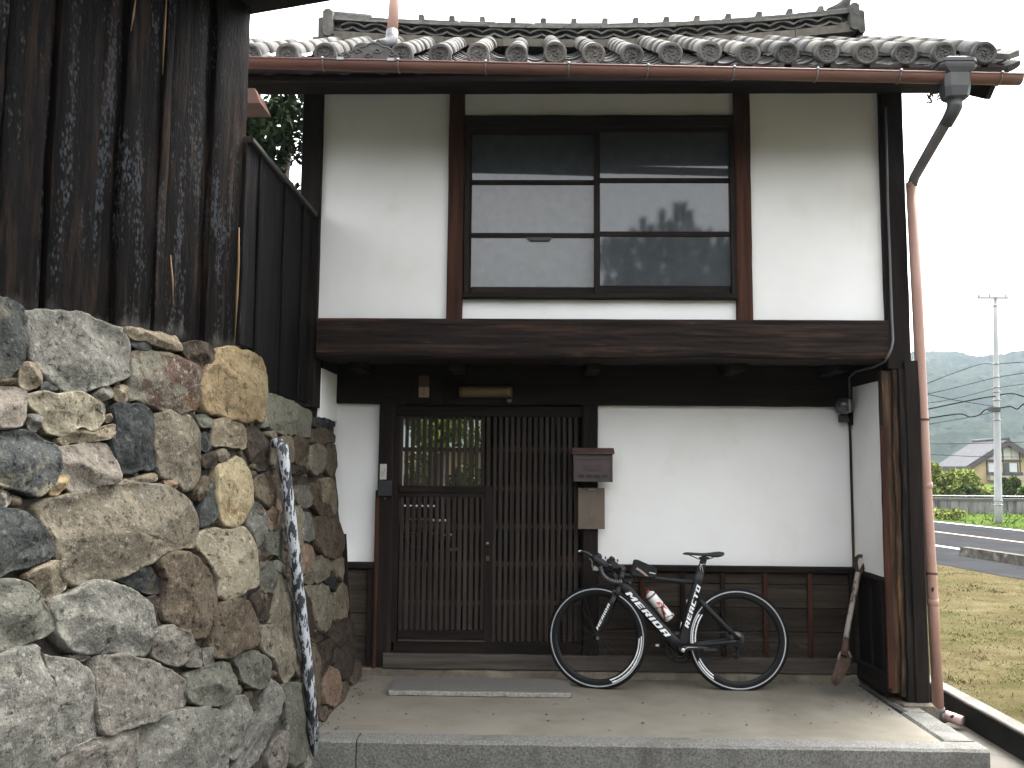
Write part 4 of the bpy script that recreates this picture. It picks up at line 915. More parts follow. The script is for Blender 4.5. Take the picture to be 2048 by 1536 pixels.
SM = {
 'g': stonemat('grey', (.085, .088, .084), (.17, .173, .167), (.30, .302, .288), [LICH]),
 'gg': stonemat('green grey', (.07, .076, .068), (.14, .146, .132), (.235, .235, .212), [((.24, .22, .15), 5, .62, .72, (1, 1, 1))]),
 'gp': stonemat('pinkish grey', (.09, .087, .083), (.172, .165, .157), (.28, .27, .255), [((.23, .19, .15), 4, .6, .75, (1, 1, 1))]),
 's': stonemat('slate', (.032, .037, .041), (.07, .078, .083), (.135, .142, .143), [((.19, .18, .15), 4, .6, .7, (1, 1, 1))]),
 'sd': stonemat('dark slate', (.016, .019, .022), (.037, .042, .047), (.085, .09, .092), [((.11, .1, .075), 5, .6, .7, (1, 1, 1))]),
 'sy': stonemat('slate with ochre patches', (.035, .04, .045), (.075, .083, .09), (.15, .155, .155), [((.25, .235, .165), 3.2, .52, .57, (1, 1, 1)), ((.22, .13, .06), 3.5, .62, .67, (1, 1, 1)), ((.03, .036, .042), 6, .60, .64, (1, 1, 1))]),
 't': stonemat('tan', (.11, .094, .072), (.21, .183, .142), (.34, .305, .245), [((.15, .135, .115), 4, .55, .7, (1, 1, 1))]),
 'tg': stonemat('tan grey', (.1, .09, .073), (.19, .174, .145), (.31, .288, .243), [((.13, .105, .075), 4, .56, .7, (1, 1, 1)), ((.2, .2, .185), 3, .56, .66, (1, 1, 1))]),
 'c': stonemat('cream', (.17, .154, .118), (.33, .305, .245), (.47, .445, .37), [((.13, .095, .065), 7, .62, .68, (1, 1, 2)), ((.16, .16, .145), 4, .6, .72, (1, 1, 1))]),
 'cy': stonemat('yellow cream', (.24, .2, .125), (.38, .33, .225), (.5, .455, .34), [((.17, .1, .045), 5, .58, .68, (1, 1, 1)), ((.05, .045, .04), 9, .66, .72, (1, 1, 1))]),
 'o': stonemat('ochre', (.18, .135, .082), (.3, .235, .15), (.41, .335, .225), [((.16, .105, .065), 4, .56, .7, (1, 1, 1)), ((.12, .105, .09), 6, .6, .7, (1, 1, 1)), ((.37, .31, .2), 2, .5, .65, (1, 1, 1))]),
 'b': stonemat('brown', (.055, .045, .036), (.125, .104, .083), (.215, .187, .153), [((.09, .06, .042), 4, .58, .7, (1, 1, 1)), ((.18, .175, .16), 3, .6, .72, (1, 1, 1))]),
 'bd': stonemat('dark brown', (.028, .0235, .02), (.065, .054, .046), (.125, .105, .09), [((.03, .03, .033), 5, .55, .7, (1, 1, 1))]),
 'r': stonemat('rust patched', (.1, .098, .085), (.17, .167, .145), (.24, .235, .205), [((.095, .06, .052), 2.6, .52, .56, (1, 1, 1)), ((.125, .075, .045), 3.4, .55, .61, (1, 1, 1)), ((.19, .19, .17), 2.2, .5, .56, (1, 1, 1))]),
 'rd': stonemat('reddish brown', (.07, .052, .042), (.14, .103, .082), (.21, .163, .13), [((.15, .075, .048), 6, .6, .7, (1, 1, 1))]),
 'p': stonemat('speckled pink', (.13, .118, .108), (.24, .22, .203), (.36, .338, .315), [((.06, .055, .05), 40, .56, .62, (1, 1, 1))]),
 'k': stonemat('cast concrete', (.16, .163, .135), (.225, .228, .195), (.3, .302, .265), [((.10, .102, .088), 60, .58, .66, (1, 1, 1))], 30),
}
SW = empty('stone_wall', (-1.5, 4.4, -.15), 'rough dry-stone retaining wall of grey, tan and brown boulders left of the gatehouse', 'wall')
def stone(poly, m, H, parent=SW, soft=1, seed=0, name='stone', shrink=.0, flatness=.2):
    r = random.Random(seed); mx_, my_ = sum(p[0] for p in poly) / len(poly), sum(p[1] for p in poly) / len(poly); c_ = surf(mx_, my_); nrm = wgrad(c_)
    P = [CAM + ray(x, y) * ((c_ - CAM).dot(nrm) / ray(x, y).dot(nrm)) for x, y in poly]; Cn = sum(P, Vector()) / len(P)
    u = Vector((0, 0, 1)).cross(nrm).normalized(); v = nrm.cross(u)
    loc = [Vector(((p - Cn).dot(u), (p - Cn).dot(v), (p - Cn).dot(nrm))) for p in P]
    for _ in range(soft):
        q = []
        for i in range(len(loc)): a, b = loc[i], loc[(i + 1) % len(loc)]; q += [a.lerp(b, .2), a.lerp(b, .8)]
        loc = q
    per = [0]
    for i in range(len(loc)): per.append(per[-1] + (loc[(i + 1) % len(loc)] - loc[i]).length)
    size = per[-1] / 4; N_ = int(max(24, min(72, per[-1] / .02))); out = []; j = 0
    for k in range(N_):
        s_ = per[-1] * k / N_
        while per[j + 1] < s_: j += 1
        t = (s_ - per[j]) / max(1e-9, per[j + 1] - per[j]); p = loc[j].lerp(loc[(j + 1) % len(loc)], t)
        nn = noise.noise_vector(Vector((p.x * 14, p.y * 14, seed * 3.1))); n2 = noise.noise_vector(Vector((p.x * 45, p.y * 45, seed * 1.7)))
        out.append(p * (1 - shrink) + Vector((nn.x, nn.y, 0)) * min(.014, size * .07) + Vector((n2.x, n2.y, 0)) * min(.006, size * .04))
    hw = max(abs(p.x) for p in out) + 1e-3; hh = max(abs(p.y) for p in out) + 1e-3
    facets = []
    for _ in range(6):
        a = r.uniform(0, 6.283); tl = r.uniform(.3, 1.1); facets.append((math.cos(a) * tl * H / hw, math.sin(a) * tl * H / hh, H * r.uniform(.62, .95)))
    ts = [0, .03, .07, .12, .19, .28, .38, .5, .62, .75, .88]
    vs = []; off = Vector((seed * 2.3, seed * .7, seed * 5.1)); K = len(ts)
    for p in out: vs.append(Cn + u * p.x * .97 + v * p.y * .97 + nrm * (p.z - .09))
    for t in ts:
        for p in out:
            x, y = p.x * (1 - t), p.y * (1 - t); e = min(1, t / flatness); h = H * (1 - (1 - e) ** 2.4) ** .6
            for (fa, fb, fc) in facets: h = min(h, max(fa * x + fb * y + fc, .15 * H)) if True else h
            q = Vector((x, y, 0)); nz = noise.noise(q * 7 + off) * .22 * H + noise.noise(q * 19 + off) * min(.008, .12 * H) + noise.noise(q * 52 + off) * min(.0035, .07 * H) - abs(noise.noise(q * 9 + off * 2)) * .25 * H * e
            vs.append(Cn + u * x + v * y + nrm * (p.z * (1 - t) + h + nz * min(1, .35 + e)))
    vs.append(Cn + nrm * (min([H] + [f[2] for f in facets]) + noise.noise(off) * .2 * H))
    fs = []
    for i in range(K):
        for k in range(N_): a = i * N_ + k; b = i * N_ + (k + 1) % N_; fs.append((a, b, b + N_, a + N_))
    for k in range(N_): fs.append((K * N_ + k, K * N_ + (k + 1) % N_, (K + 1) * N_))
    mb = MB().add(vs, fs, True); o = mb.build(name, m, parent)
    return o
def z2(*a): return [(x / 3.072, 560 + y / 3.072) for x, y in a]
def z3(*a): return [(x / 3.072, 1036 + y / 3.072) for x, y in a]
def r1(*a): return [(440 + x / 5.908, 780 + y / 5.908) for x, y in a]
def r2(*a): return [(460 + x / 5.486, 1000 + y / 5.486) for x, y in a]
def r3(*a): return [(460 + x / 5.486, 1256 + y / 5.486) for x, y in a]
ST = [
 (z2((-70, 100), (60, 110), (140, 180), (158, 300), (145, 420), (110, 545), (60, 605), (-70, 612)), 's', .07),
 (z2((148, 200), (200, 185), (400, 200), (520, 222), (640, 262), (740, 310), (792, 400), (802, 520), (787, 600), (700, 635), (620, 640), (500, 697), (440, 697), (370, 672), (300, 612), (230, 560), (165, 420)), 'g', .09),
 (z2((108, 510), (170, 495), (240, 520), (258, 600), (235, 662), (150, 682), (113, 640)), 't', .055),
 (z2((-70, 612), (85, 602), (98, 645), (-70, 652)), 'b', .03), (z2((245, 640), (290, 615), (345, 640), (347, 682), (250, 685)), 's', .03),
 (z2((-70, 658), (60, 655), (132, 675), (158, 730), (152, 850), (80, 908), (-70, 930)), 'p', .08),
 (z2((150, 700), (300, 688), (450, 698), (540, 738), (600, 788), (640, 850), (592, 905), (560, 932), (480, 907), (340, 967), (260, 932), (250, 850), (162, 780)), 'c', .08),
 (z2((162, 828), (230, 828), (256, 890), (205, 948), (158, 922)), 'g', .05), (z2((538, 722), (590, 733), (642, 790), (642, 832), (590, 800)), 'p', .03),
 (z2((545, 712), (640, 638), (688, 670), (682, 722), (612, 748), (570, 722)), 'gp', .05), (z2((688, 670), (740, 643), (787, 680), (777, 752), (700, 747)), 't', .05),
 (z2((643, 828), (690, 818), (692, 868), (650, 882)), 't', .03), (z2((338, 985), (430, 935), (560, 933), (612, 908), (682, 888), (692, 930), (682, 972), (500, 1002), (380, 1022)), 't', .06),
 (z2((-70, 935), (120, 928), (240, 953), (332, 1008), (347, 1080), (337, 1170), (292, 1272), (230, 1342), (120, 1302), (-70, 1245)), 'sy', .10),
 (z2((345, 1028), (420, 1010), (642, 998), (682, 1100), (717, 1242), (652, 1272), (480, 1292), (420, 1322), (388, 1262), (338, 1130)), 'p', .085),
 (z2((275, 1312), (340, 1200), (402, 1198), (404, 1262), (340, 1333)), 'o', .05),
 (z2((680, 758), (860, 768), (932, 800), (947, 980), (962, 1172), (830, 1177), (715, 1192), (662, 1010), (690, 900)), 'sd', .06),
 (z2((938, 828), (1040, 798), (1152, 818), (1212, 900), (1227, 1060), (1232, 1150), (1192, 1262), (1140, 1313), (1060, 1232), (960, 1192), (945, 1000)), 'tg', .075),
 (z2((730, 305), (860, 300), (1000, 325), (1082, 340), (1118, 455), (1040, 440), (960, 420), (880, 380), (790, 362)), 't', .06), (z2((783, 375), (840, 363), (900, 388), (932, 425), (870, 437), (790, 402)), 's', .03),
 (z2((800, 440), (900, 433), (1000, 458), (1132, 488), (1217, 538), (1242, 590), (1222, 700), (1192, 802), (1130, 822), (950, 782), (850, 745), (790, 760), (785, 640)), 'r', .07),
 (z2((1108, 388), (1210, 368), (1302, 408), (1327, 460), (1252, 557), (1190, 522), (1118, 470)), 'bd', .06), (z2((928, 438), (1040, 443), (1098, 492), (1040, 502)), 't', .025),
 (z2((1325, 428), (1420, 408), (1540, 448), (1600, 480), (1632, 560), (1632, 700), (1622, 835), (1600, 866), (1480, 868), (1300, 822), (1248, 800), (1240, 640), (1263, 560), (1318, 490)), 'o', .10),
 (z2((1198, 760), (1245, 718), (1258, 800), (1198, 822)), 'sd', .03), (z2((1192, 830), (1260, 823), (1307, 870), (1292, 917), (1218, 917)), 'gg', .045), (z2((1223, 950), (1270, 928), (1292, 1010), (1272, 1062), (1228, 1042)), 's', .04),
 (z2((1298, 848), (1400, 863), (1482, 898), (1507, 980), (1507, 1047), (1400, 1032), (1288, 1022), (1290, 930)), 't', .065), (z2((1228, 1088), (1290, 1043), (1342, 1100), (1302, 1162), (1233, 1162)), 'bd', .05), (z2((1318, 1058), (1370, 1033), (1412, 1080), (1372, 1132), (1328, 1112)), 'tg', .045),
 (z2((1325, 1148), (1400, 1108), (1460, 1078), (1522, 1148), (1542, 1230), (1547, 1350), (1502, 1482), (1440, 1512), (1350, 1482), (1328, 1350), (1322, 1220)), 'cy', .08),
 (z2((1208, 1440), (1240, 1330), (1320, 1228), (1342, 1330), (1340, 1432), (1270, 1512), (1213, 1522)), 's', .05), (z2((1178, 1310), (1240, 1198), (1292, 1220), (1240, 1332), (1200, 1372)), 'b', .05),
 (z2((788, 1223), (930, 1183), (962, 1200), (957, 1242), (820, 1252)), 't', .03), (z2((718, 1235), (790, 1213), (802, 1252), (720, 1267)), 't', .025), (z2((998, 1223), (1082, 1228), (1087, 1277), (1020, 1292)), 'rd', .03),
 ([(68, 1020), (95, 1000), (160, 983), (235, 968), (300, 966), (350, 983), (386, 1015), (393, 1060), (392, 1094), (360, 1102), (320, 1107), (280, 1132), (230, 1157), (170, 1174), (135, 1167), (113, 1120), (98, 1070)], 'tg', .11),
 (z2((-70, 1288), (20, 1298), (72, 1335), (40, 1392), (-70, 1422)), 'gp', .05), ([(-24, 1020), (20, 1016), (50, 1033), (82, 1068), (102, 1095), (102, 1117), (70, 1132), (20, 1142), (-24, 1162)], 's', .09),
 (z3((122, 370), (220, 298), (330, 258), (392, 268), (402, 420), (362, 472), (275, 523), (228, 470), (168, 400)), 't', .07), (z3((-70, 388), (80, 373), (152, 383), (202, 470), (262, 560), (322, 650), (312, 702), (200, 752), (80, 803), (-70, 855)), 'gg', .10),
 (z3((272, 530), (400, 458), (500, 418), (570, 383), (640, 393), (760, 428), (862, 500), (912, 570), (917, 700), (907, 842), (780, 852), (640, 832), (480, 832), (380, 802), (318, 720), (308, 620)), 'g', .11), (z3((668, 365), (760, 288), (860, 263), (922, 310), (982, 400), (982, 472), (860, 462), (780, 422)), 'sd', .05),
 (z3((918, 268), (1060, 208), (1130, 213), (1222, 268), (1292, 380), (1317, 500), (1302, 620), (1262, 742), (1180, 742), (1080, 682), (960, 602), (1000, 420)), 'b', .09), (z3((918, 680), (1030, 663), (1120, 688), (1192, 770), (1172, 850), (1090, 917), (960, 882), (918, 800)), 'gp', .07),
 (z3((1178, 778), (1230, 788), (1242, 917), (1118, 922), (1170, 850)), 'gp', .045), (z3((1243, 798), (1312, 798), (1312, 902), (1248, 922)), 'g', .045), (z3((865, 500), (960, 480), (1000, 560), (960, 610), (1010, 660), (918, 668)), 'bd', .02),  # last entry: shadow of a recess put into a dark brown stone
 ([(393, 1068), (420, 1058), (455, 1063), (487, 1054), (503, 1080), (507, 1105), (515, 1130), (515, 1177), (490, 1182), (475, 1190), (455, 1202), (430, 1192), (433, 1150), (413, 1118), (391, 1095)], 'c', .075),
 ([(428, 1213), (470, 1193), (490, 1203), (506, 1235), (516, 1265), (511, 1290), (480, 1306), (450, 1320), (425, 1317), (416, 1290), (423, 1250)], 'b', .08),
 (z3((-70, 848), (60, 818), (160, 798), (210, 778), (227, 850), (400, 858), (480, 898), (532, 970), (557, 1100), (562, 1250), (582, 1362), (480, 1402), (350, 1472), (300, 1538), (280, 1640), (-70, 1640)), 'g', .10),
 (z3((533, 898), (640, 838), (780, 853), (920, 878), (1050, 948), (1132, 1020), (1122, 1152), (1020, 1212), (880, 1252), (780, 1292), (640, 1337), (588, 1332), (558, 1150)), 'gp', .10), (z3((1138, 948), (1240, 923), (1330, 878), (1402, 888), (1452, 980), (1432, 1062), (1390, 1142), (1260, 1167), (1210, 1142), (1128, 1130)), 'gg', .075),
 (z3((828, 1290), (960, 1228), (1120, 1168), (1230, 1163), (1342, 1178), (1372, 1300), (1392, 1450), (1392, 1620), (850, 1620), (838, 1430)), 'g', .10), (z3((322, 1502), (450, 1400), (590, 1350), (780, 1300), (820, 1308), (838, 1420), (846, 1620), (300, 1620)), 'gp', .08),
 (z3((408, 850), (500, 828), (562, 850), (500, 890)), 'gp', .03), (z3((1428, 1040), (1480, 1023), (1487, 1070), (1430, 1097)), 'tg', .03),
 (r3((22, 320), (130, 268), (230, 248), (332, 288), (402, 370), (417, 500), (392, 622), (340, 662), (240, 672), (128, 612), (88, 480)), 'gg', .07),
 (z3((1343, 1170), (1420, 1098), (1500, 1078), (1542, 1150), (1547, 1270), (1502, 1402), (1440, 1502), (1395, 1452), (1368, 1290)), 'g', .07),
 (r3((418, 558), (540, 638), (562, 760), (522, 902), (440, 1102), (380, 1302), (280, 1452), (100, 1620), (40, 1640), (180, 1230), (300, 950), (338, 780), (400, 640)), 'g', .07),
 (r3((558, 650), (620, 598), (740, 618), (802, 700), (812, 900), (842, 1100), (847, 1300), (802, 1502), (640, 1522), (620, 1200), (608, 900), (578, 760)), 'gg', .06), (r3((438, 1302), (500, 1178), (600, 1128), (618, 1300), (620, 1502), (540, 1600), (440, 1600), (400, 1440)), 'gp', .06),
 (r3((330, -20), (430, -30), (560, 20), (682, 130), (692, 300), (682, 502), (600, 602), (540, 562), (480, 432), (400, 292), (320, 230), (298, 120)), 'tg', .06),
 (r2((498, 800), (570, 848), (622, 930), (642, 1080), (672, 1260), (702, 1480), (717, 1602), (690, 1672), (600, 1562), (500, 1440), (428, 1380), (478, 1050)), 'tg', .05), (r2((298, 700), (430, 658), (492, 760), (492, 900), (472, 1022), (440, 1032), (308, 962)), 'gg', .045), (r2((278, 1000), (470, 1038), (472, 1180), (430, 1292), (300, 1352), (268, 1250), (218, 1090)), 'bd', .05),
 (r2((478, 650), (560, 668), (602, 740), (540, 802), (488, 760)), 'g', .04), (r2((268, 650), (350, 558), (470, 568), (472, 640), (330, 682)), 'bd', .03), (r2((208, 60), (300, 8), (352, 80), (392, 260), (402, 360), (330, 482), (280, 542), (228, 440), (168, 260)), 'g', .05), (r2((378, 200), (420, 98), (480, -20), (532, -10), (532, 180), (502, 312), (420, 342)), 'rd', .05), (r2((398, 400), (450, 338), (532, 358), (562, 480), (592, 620), (602, 702), (500, 622), (398, 572)), 'gg', .045),
 (r1((298, 450), (420, 438), (502, 540), (562, 680), (562, 880), (532, 962), (420, 962), (340, 780), (288, 600)), 'bd', .05), (r1((488, 520), (560, 488), (662, 478), (652, 620), (662, 780), (642, 902), (590, 882), (570, 720), (548, 600)), 'tg', .05),
 (r1((398, 1060), (540, 978), (642, 1048), (692, 1150), (694, 1300), (694, 1482), (600, 1538), (558, 1400), (480, 1350), (388, 1240)), 'b', .055), (r1((658, 600), (750, 538), (852, 550), (862, 700), (862, 852), (800, 862), (780, 780), (700, 650)), 't', .045), (r1((868, 560), (960, 548), (1042, 590), (1042, 760), (1002, 862), (900, 902), (858, 800)), 'b', .045),
 (r1((1085, 450), (1250, 458), (1355, 508), (1355, 622), (1100, 642)), 'b', .04), (r1((1058, 660), (1160, 638), (1242, 680), (1242, 850), (1222, 952), (1120, 1002), (1048, 960), (1038, 780)), 'tg', .04), (r1((1248, 640), (1342, 638), (1367, 760), (1372, 900), (1352, 1002), (1280, 1012), (1240, 900)), 'b', .04),
 (r1((800, 878), (900, 890), (1000, 898), (1022, 980), (900, 1002), (820, 982)), 'bd', .03), (r1((828, 1010), (922, 1090), (862, 1132), (828, 1120)), 'bd', .03), (r1((1188, 1060), (1280, 1038), (1352, 1120), (1372, 1250), (1374, 1450), (1300, 1482), (1220, 1382), (1198, 1200)), 't', .045), (r1((1048, 1110), (1180, 1078), (1212, 1250), (1222, 1402), (1150, 1422), (1058, 1270)), 'b', .04),
 (r1((918, 1150), (1030, 1118), (1062, 1270), (1052, 1392), (960, 1402), (898, 1280)), 'gp', .04), (r1((818, 1150), (880, 1158), (922, 1260), (902, 1302), (818, 1272)), 't', .035),
 (r2((648, 90), (760, 68), (812, 150), (822, 300), (772, 400), (782, 522), (740, 482), (728, 400), (678, 350)), 'c', .045), (r2((818, 120), (880, 148), (912, 280), (902, 432), (840, 462), (788, 452), (808, 300)), 'g', .045), (r2((928, 200), (1050, 178), (1190, 228), (1212, 330), (1242, 520), (1152, 642), (1040, 632), (958, 520), (918, 380)), 'b', .055), (r2((868, 20), (1000, 28), (1120, 98), (1142, 200), (1050, 176), (958, 150)), 'b', .045),
 (r2((728, 540), (830, 468), (902, 520), (912, 640), (880, 762), (760, 832), (718, 700)), 'rd', .05), (r2((888, 680), (960, 608), (1090, 648), (1132, 720), (1062, 872), (900, 922), (780, 912), (768, 850), (880, 770)), 'tg', .045), (r2((1138, 640), (1250, 618), (1252, 780), (1222, 892), (1170, 852), (1138, 760)), 't', .04), (r2((1068, 850), (1160, 838), (1172, 960), (1152, 1012), (1058, 930)), 'sd', .03),
 (r2((798, 960), (900, 943), (1040, 928), (1112, 1030), (1132, 1180), (1102, 1322), (1060, 1452), (960, 1442), (918, 1300), (898, 1100)), 'tg', .05), (r2((1128, 1050), (1210, 908), (1277, 930), (1292, 1080), (1302, 1200), (1262, 1282), (1190, 1312), (1140, 1342), (1138, 1180)), 't', .045), (r2((778, 980), (890, 1098), (912, 1300), (922, 1482), (830, 1502), (788, 1250)), 'bd', .035),
 (r2((1098, 1350), (1250, 1278), (1332, 1340), (1362, 1500), (1372, 1600), (1200, 1642), (1078, 1500)), 'bd', .05), (r3((858, 220), (920, 228), (972, 360), (992, 560), (992, 802), (950, 862), (900, 652), (878, 450)), 'b', .045), (r3((948, 200), (1100, 118), (1142, 220), (1142, 380), (1080, 422), (1000, 562), (958, 350)), 'bd', .045), (r3((1138, 220), (1200, 58), (1330, 78), (1352, 280), (1302, 562), (1200, 562), (1138, 420)), 'bd', .045),
 (r3((1038, 500), (1090, 408), (1170, 478), (1192, 700), (1172, 852), (1060, 852), (1028, 700)), 'rd', .05), (r3((1188, 580), (1300, 598), (1302, 720), (1250, 782), (1170, 902), (1100, 1002), (1058, 960), (1170, 860)), 'b', .05), (r3((1308, 400), (1400, 338), (1432, 460), (1342, 652), (1308, 600)), 'b', .045), (r3((998, 860), (1050, 858), (1092, 990), (1082, 1032), (990, 1022), (958, 900)), 'b', .035),
 (r3((688, 300), (740, 298), (772, 480), (782, 562), (740, 562), (688, 450)), 'tg', .035), (r3((918, 1020), (1000, 1028), (1002, 1122), (970, 1182), (938, 1100)), 'k', .03), (r3((815, 1480), (880, 1300), (900, 1600), (810, 1600)), 'g', .04),
 (r3((870, 860), (945, 880), (985, 1010), (930, 1020), (890, 950)), 'bd', .03),
]
for i, (pl, k, H) in enumerate(ST): stone(pl, SM[k], H * (.72 if H > .06 else .85), seed=i + 1, shrink=-.045)
# stones outside the frame, below and to the left
gr_ = random.Random(3); q = 200
def course_fill(y, xa, xb, h):
    global q
    x = xa
    while x < xb - 50:
        w_ = min(gr_.uniform(95, 200), xb - x); J = lambda a: gr_.uniform(-a, a); q += 1
        stone([(x + 4, y - h * .35 + J(10)), (x + w_ * .2, y - h / 2 + J(6)), (x + w_ * .6, y - h / 2 + J(10)), (x + w_ - 5, y - h * .38 + J(10)), (x + w_ - 2, y + h * .3 + J(12)), (x + w_ * .7, y + h / 2 + J(6)), (x + w_ * .25, y + h / 2 + J(8)), (x + 3, y + h * .3 + J(10))],
              SM[gr_.choice(['g', 'gp', 'gg', 'tg', 't', 's', 'b', 'p'])], .06, seed=q, shrink=-.035); x += w_
for k, y in enumerate((1650, 1765, 1880)): course_fill(y, -700 + 40 * k, 560 if k == 0 else 420, 118)
y = 640
while y < 1600: h = gr_.uniform(85, 130); course_fill(y + h / 2, -900 + gr_.uniform(0, 80), -18, h); y += h
# concrete block and cap tile on the receding part
stone(r1((530, 30), (800, 120), (1085, 255), (1080, 400), (1070, 565), (1040, 570), (860, 532), (740, 542), (640, 492), (480, 442), (515, 300)), SM['k'], .045, soft=0, seed=301, name='concrete_block', flatness=.12)
stone(r1((1083, 335), (1110, 318), (1240, 338), (1362, 398), (1352, 440), (1300, 452), (1100, 442)), SM['s'], .05, soft=1, seed=302, name='cap_stone', flatness=.3)
# earth core
vs = []; fs = []; nu, nv = 80, 44
for j in range(nv + 1):
    z = -.2 + 2.6 * j / nv
    for i in range(nu + 1):
        s_ = -3.2 + 5.2 * i / nu    # distance along the wall from the corner
        if s_ > 0: p = Vector((XW0, YCN + s_, z))
        else: p = Vector((XW0, YCN, z)) + DB * s_
        n_ = Vector((1, 0, 0)) if s_ > .1 else (NB if s_ < -.1 else (NB + Vector((1, 0, 0))).normalized())
        zz = min(z, 1.86 if s_ > .05 else 2.03); p.z = zz; p -= n_ * (BAT * zz + .034 + .016 * noise.noise(p * 9))
        if z > zz + .01: p -= n_ * min(.5, (z - zz) * .5)
        vs.append(p)
for j in range(nv):
    for i in range(nu): a = j * (nu + 1) + i; fs.append((a, a + 1, a + nu + 2, a + nu + 1))
MB().add(vs, fs, False).build('earth_core', DIRT, SW)
# small chinking stones pushed into the joints
mb = MB(); r = random.Random(5)
for k in range(900):
    s_ = r.uniform(-1.6, 1.15); z = r.uniform(-.15, 2.0 if s_ < 0 else 1.85)
    p = Vector((XW0, YCN, z)) + (Vector((0, 1, 0)) * s_ if s_ > 0 else DB * s_); n_ = Vector((1, 0, 0)) if s_ > 0 else NB
    p -= n_ * (BAT * z + .030); rr = r.uniform(.012, .032)
    b0 = len(mb.v); mb.ball(p, rr, 7, (r.uniform(.7, 1.4), r.uniform(.7, 1.4), r.uniform(.6, 1.1)))
    for v in mb.v[b0:]: v += noise.noise_vector(v * 40) * rr * .35
o = mb.build('chinking_stone', SM['b'], SW); o['kind'] = 'stuff'

# ---------------------------------------------------------------- charred plank walls
def on_plank(x, y, off=0):          # point of the near plank plane seen at a pixel
    d = ray(x, y); P0 = Vector((-1.525, 4.40, 0)) + NB * off; t = (P0 - CAM).dot(NB) / d.dot(NB); return CAM + d * t
SH = empty('storehouse', (-1.6, 3.9, 2.0), 'charred black plank-clad storehouse wall standing on the boulders', 'building')
edges = [(-1090 + 95 * k, -997 + 95 * k, (1, 0, 1, 1, 2, 1, 0, 1)[k]) for k in range(8)] + [(-330, -240, 0), (-238, -150, 1), (-148, -60, 0), (-58, 1, 1), (2, 88, 1), (89, 106, 0), (107, 196, 1), (197, 245, 0), (246, 317, 1), (318, 333, 2), (334, 405, 1), (406, 424, 0), (425, 491, 1)]
def plank(xa, xb, prof, sd, nm='plank'):
    s0 = (on_plank(xa, 320) - Vector((-1.525, 4.4, 0))).dot(DB); s1 = (on_plank(xb, 320) - Vector((-1.525, 4.4, 0))).dot(DB)
    zb = 2.06 + .02 * noise.noise(Vector((s0 * 3, 0, 0))); ztop = 4.05; n = 46; vs = []; fs = []; pr = {0: -.03, 1: 0, 2: .014}[prof]
    us = (0, .012, .25, .5, .75, .988, 1); cols = 7
    for j in range(n + 1):
        z = zb + (ztop - zb) * j / n
        for i in range(cols):
            u = us[i]; s_ = s0 + (s1 - s0) * u; e = -.003 if i in (0, cols - 1) else 0
            wob = .006 * noise.noise(Vector((s_ * 5, z * .6, sd))) ; d = pr + e + .006 * noise.noise(Vector((s_ * 30, z * 2.5, sd))) + .004 * noise.noise(Vector((s_ * 60, z * 9, sd)))
            p = Vector((-1.525, 4.4, 0)) + DB * (s_ + wob) + NB * d; p.z = z + (.012 * noise.noise(Vector((s_ * 40, 0, sd))) if j == 0 else 0); vs.append(p)
    for j in range(n):
        for i in range(cols - 1): a = j * cols + i; fs.append((a, a + 1, a + cols + 1, a + cols))
    m = len(vs)
    for j in range(n + 1):
        for i in (0, cols - 1): vs.append(vs[j * cols + i] - NB * .05)
    for j in range(n): a = j * cols; b = m + j * 2; fs += [(a, a + cols, b + 2, b), (a + cols - 1, b + 1, b + 3, a + cols + cols - 1)]
    fs.append(tuple(range(cols)) + (m + 1, m))
    return MB().add(vs, fs, True).build(nm, CHAR, SH)
for i, (a, b, p) in enumerate(edges): plank(a, b, p, i * 3.3 + 1)
# raw split strips
STRIPM = wood('raw split wood', VG, (.16, .085, .035), (.3, .19, .1), (.42, .3, .18))
def sliver(pts, w_):
    ps = [on_plank(x, y, .016) for x, y in pts]; MB().tube(ps, [w_ * .4] + [w_] * (len(ps) - 2) + [w_ * .3], 5).build('split_strip', STRIPM, SH)
sliver([(478, 455), (477, 520), (474, 590), (469, 690)], .007)
sliver([(341, 510), (345, 560), (346, 612)], .005); sliver([(271, 0), (267, 30), (262, 62)], .005); sliver([(334, -20), (329, 60), (325, 150)], .006)
# bottom faded board ends are on the charred material; corner return board
e0 = Vector((-1.45, 4.47, 0)); zs = A(497, 14, 4.43).z
mb = MB(); o_ = [e0 + NB * -.3, e0 + NB * .62, e0 + NB * .62 - DB * 5, e0 + NB * -.3 - DB * 5]
mb.add([(p.x, p.y, zs + (.0 if i in (0, 3) else -.02)) for i, p in enumerate(o_)] + [(p.x, p.y, zs + .06) for p in o_], [(3, 2, 1, 0), (4, 5, 6, 7), (0, 1, 5, 4), (1, 2, 6, 5), (2, 3, 7, 6), (3, 0, 4, 7)]).build('eave', W_Y, SH)
mb = MB(); mb.add([tuple(Vector((-1.5, 4.4, 1.9)) - NB * .12), tuple(Vector((-1.5, 4.4, 1.9)) - NB * .12 - DB * 5), tuple(Vector((-1.5, 4.4, 4.1)) - NB * .12 - DB * 5), tuple(Vector((-1.5, 4.4, 4.1)) - NB * .12)], [(0, 1, 2, 3)]).build('inner_wall', INNER, SH)
g0 = A(497, 196, 4.75); g1 = A(516, 200, 4.75)
MB().prism([(g0.x - .25, A(500, 178, 4.75).z), (A(509, 176, 4.75).x, A(509, 176, 4.75).z), (A(521, 205, 4.75).x, A(521, 206, 4.75).z), (g0.x - .25, A(500, 206, 4.75).z)], 1, 4.75, 4.95).build('gutter_end', PINK2, SH)
